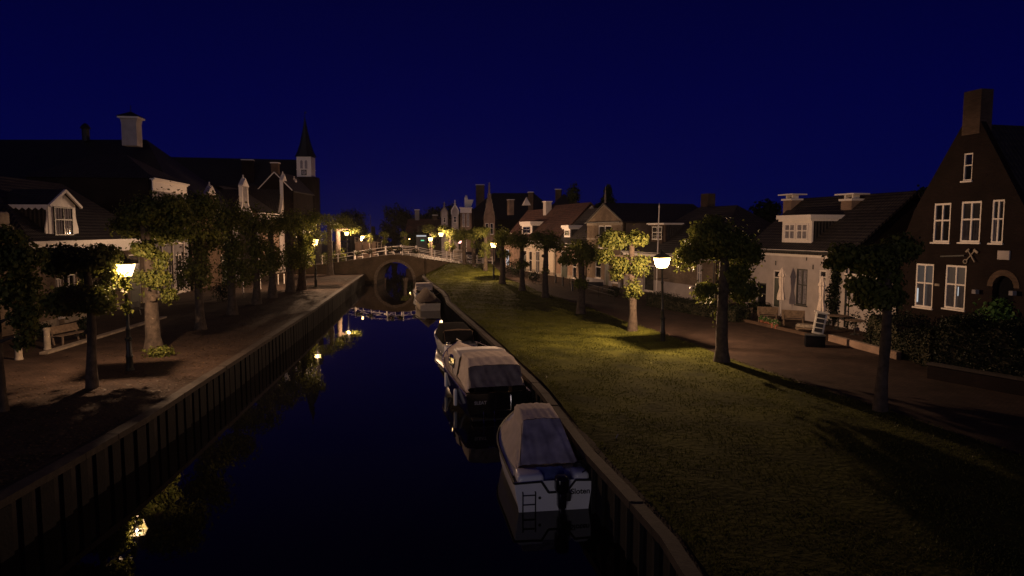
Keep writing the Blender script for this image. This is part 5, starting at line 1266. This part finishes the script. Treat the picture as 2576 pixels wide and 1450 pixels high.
# benches by the low left house
G3 = 'benches before the left houses'
x, y = G(180, 862, QZ); bench('park_bench', 'wooden bench against the low brick house on the left', x, y, R(-95)+R(180)+R(0), 1.8, G3)
x, y = G(345, 795, QZ); bench('park_bench', 'dark bench behind the lamp on the left quay', x, y, R(85), 1.6, G3, m='dark_paint')
P0, P1 = G(120, 892, QZ), G(420, 800, QZ); w_, a_ = along(P0, P1)
t = thing('stone_stoop', 'pale stone stoop edge running along the left house fronts', 'stoop', (*P0, QZ), a_); MB().box(0, w_, 0, .35, 0, .10).build('kerb', 'stone', t)
for u, v, r, h, lb in ((560, 668, .9, 1.6, 'dark bush beside the pale gable on the left'), (110, 850, .5, .7, 'dark bush behind the pale bollard on the left'), (215, 845, .5, .9, 'dark potted bush by the left bench')):
    x, y = G(u, v+(90 if u == 560 else 0), QZ); clump('bush', lb, x, y, QZ, r, h, 800, .11, group='bushes on the left')
x, y = G(398, 898, QZ); clump('leaf_shoots', 'fresh leafy shoots at the foot of the lit left lime', x, y+.2, QZ, .65, .38, 420, .12, 'linden_leaves', cat='shoots')
# plants, planters before the right fronts
for i, (u, v, r, h, lb) in enumerate([(1343, 700, .7, 1.0, 'dark shrub before the cream front'), (1283, 682, 1.0, 2.0, 'tall dark shrub before the low lit front'), (1300, 688, .7, 1.6, 'dark shrub left of the cream front door'), (1545, 738, .6, .8, 'dark shrub under the yellow brick windows')]):
    x, y = G(u, v+8, QZ); clump('shrub', lb, x, y, QZ, r, h, 500, .14, group='shrubs on the right street')
# notice board
x, y = G(1153, 668, 2.0); t = thing('notice_board', 'tall pale notice board on two legs at the bridge end', 'notice board', (x, y, 1.95), R(-8)); zt = A(1153, 630, y)[1]-1.95
MB().box(-.62, .62, -.04, .04, zt*.33, zt).build('panel', 'stone', t); b = MB(); b.box(-.68, -.62, -.06, .06, 0, zt+.05); b.box(.62, .68, -.06, .06, 0, zt+.05); b.box(-.62, .62, -.06, .06, zt+.002, zt+.05); b.build('frame', 'white_paint', t)
# parked car
x, y = G(1172, 655, 1.5); t = thing('parked_car', 'dark parked car with a pale number plate beyond the notice board', 'car', (x, y+3, 1.45), R(6))
b = MB(); rows = []
for yy, w, z0, z1 in ((-2.0, .70, .35, .75), (-1.9, .82, .25, .90), (-1.2, .86, .22, .98), (1.2, .86, .22, .98), (1.9, .82, .25, .9), (2.0, .70, .35, .7)):
    rows.append([(-w, yy, z0), (-w*1.02, yy, (z0+z1)/2), (-w*.93, yy, z1), (w*.93, yy, z1), (w*1.02, yy, (z0+z1)/2), (w, yy, z0)])
b.grid(rows, closed=True); b.add(rows[0], [tuple(range(6))]); b.add(rows[-1], [tuple(range(6))])
rows = [[(-.78, yy, .97), (-w, yy+dy, z1), (w, yy+dy, z1), (.78, yy, .97)] for yy, dy, w, z1 in ((-1.15, .0, .76, .98), (-.6, .0, .62, 1.42), (.9, 0, .62, 1.42), (1.7, 0, .74, .98))]
b.grid(rows); b.build('body', 'car_paint', t)
b = MB(); b.add([(-.68, -1.10, 1.05), (.68, -1.10, 1.05), (.58, -.66, 1.39), (-.58, -.66, 1.39)], [(0,1,2,3)]); b.build('windscreen', 'glass_dark', t)
MB().box(-.26, .26, -2.03, -2.005, .42, .53).build('number_plate', 'white_paint', t)
for q in (-1, 1):
    MB().rbox(q*.62-.14, q*.62+.14, -2.0, -1.88, .60, .74, .03).build('headlight', 'plaster_grey', t)
    for yy in (-1.3, 1.3):
        wv = MB().tube([(q*.70, yy, .3), (q*.88, yy, .3)], .31, 16); wh = wv.build('wheel', 'rubber', t); MB().tube([(q*.881, yy, .3), (q*.895, yy, .3)], .18, 12).build('rim', 'chrome', wh)
# bicycles
def bike(label, u, v, z, rz):
    x, y = G(u, v, z); t = thing('bicycle', label, 'bicycle', (x, y, z), rz, 'bicycles at the bridge foot'); t.rotation_euler[0] = R(6)
    for xx in (-.52, .52):
        w = MB(); ring = [(xx+.33*math.cos(a*math.pi/12), 0, .35+.33*math.sin(a*math.pi/12)) for a in range(25)]; w.tube(ring, .022, 6, caps=False)
        wo_ = w.build('wheel', 'rubber', t); s = MB()
        for a in range(8): s.tube([(xx, 0, .35), (xx+.31*math.cos(a*math.pi/4), 0, .35+.31*math.sin(a*math.pi/4))], .004, 3)
        s.build('spokes', 'chrome', wo_)
    f = MB(); P = {'h': (.36, 0, .88), 'b': (-.08, 0, .32), 's': (-.22, 0, .86), 'r': (-.52, 0, .35), 'f': (.52, 0, .35)}
    for a, c in (('h', 'b'), ('h', 's'), ('s', 'b'), ('b', 'r'), ('s', 'r'), ('h', 'f')): f.tube([P[a], P[c]], .017, 6)
    f.build('frame', 'dark_paint', t); MB().tube([(.36, 0, .88), (.32, 0, 1.06), (.28, -.26, 1.08)], .013, 6).tube([(.32, 0, 1.06), (.28, .26, 1.08)], .013, 6).build('handlebar', 'chrome', t)
    MB().rbox(-.38, -.12, -.07, .07, .90, .96, .03).build('saddle', 'rubber', t); MB().rbox(-.80, -.35, -.1, .1, .72, .75, .01).build('carrier', 'chrome', t)
bike('bicycle parked at the left foot of the dark lime by the notice board', 1181, 678, 1.75, R(15))
bike('bicycle parked on the lawn edge right of the other one', 1206, 686, 1.6, R(-20))
bike('bicycle leaning before the slim lit front on the right street', 1352, 716, QZ, R(-55))
# lit things beyond the bridge
b = MB(); x, z = A(868, 603, 83)
t = thing('wall_lantern', 'small bright lantern just below the lamp at the left bridge end', 'small lamp', (x, 92, z-.3+.0), 0, 'small lamps'); MB().lathe([(.06,0),(.12,.05),(.14,.35),(.05,.42)], n=8).build('lantern_glass', 'lamp_glass_far', t); MB().tube([(0,0,0),(0,0,-(z-.3-2.3))], .03, 6).build('post', 'iron', t)
x, z = A(1030, 602, 125); t = thing('window_light', 'tiny bright house light above the bridge railing', 'small lamp', (x, 125, z), 0, 'small lamps'); MB().lathe([(0,-.12),(.13,0),(0,.14)], n=8).build('bulb', 'lamp_glass_far', t); MB().tube([(0,.02,-.1),(0,.02,-(z-QZ))], .04, 6).build('post', 'iron', t)
x, z = A(1060, 594, 128); t = thing('shop_sign', 'short lit strip of a shop front beyond the bridge', 'sign', (x, 128, z)); MB().box(-.9, .9, -.08, .08, -.12, .12).build('strip', 'tv_glow', t); MB().box(-1.0, 1.0, .081, .15, -(z-QZ), .3).build('board', 'dark_paint', t); MB().box(-.1, .5, -.06, .06, -.95, -.75).build('green_strip', 'green_glow', t)
# ------------------------------------------------------------------ thin volume added round the scene to give the lamps a glow
hz = MB().box(-305, 305, -45, 335, -1.6, 32).build('glow_haze', 'slate')
hm = bpy.data.materials.new('glow_haze'); hm.use_nodes = True; hm.node_tree.nodes.clear()
ho = N(hm.node_tree, 'ShaderNodeOutputMaterial'); hp = N(hm.node_tree, 'ShaderNodeVolumePrincipled')
hp.inputs['Density'].default_value = GLOW_HAZE; hp.inputs['Color'].default_value = (.8, .8, .82, 1); hp.inputs['Anisotropy'].default_value = .4
hm.node_tree.links.new(hp.outputs[0], ho.inputs['Volume']); hz.data.materials.clear(); hz.data.materials.append(hm); tag(hz, kind='stuff')
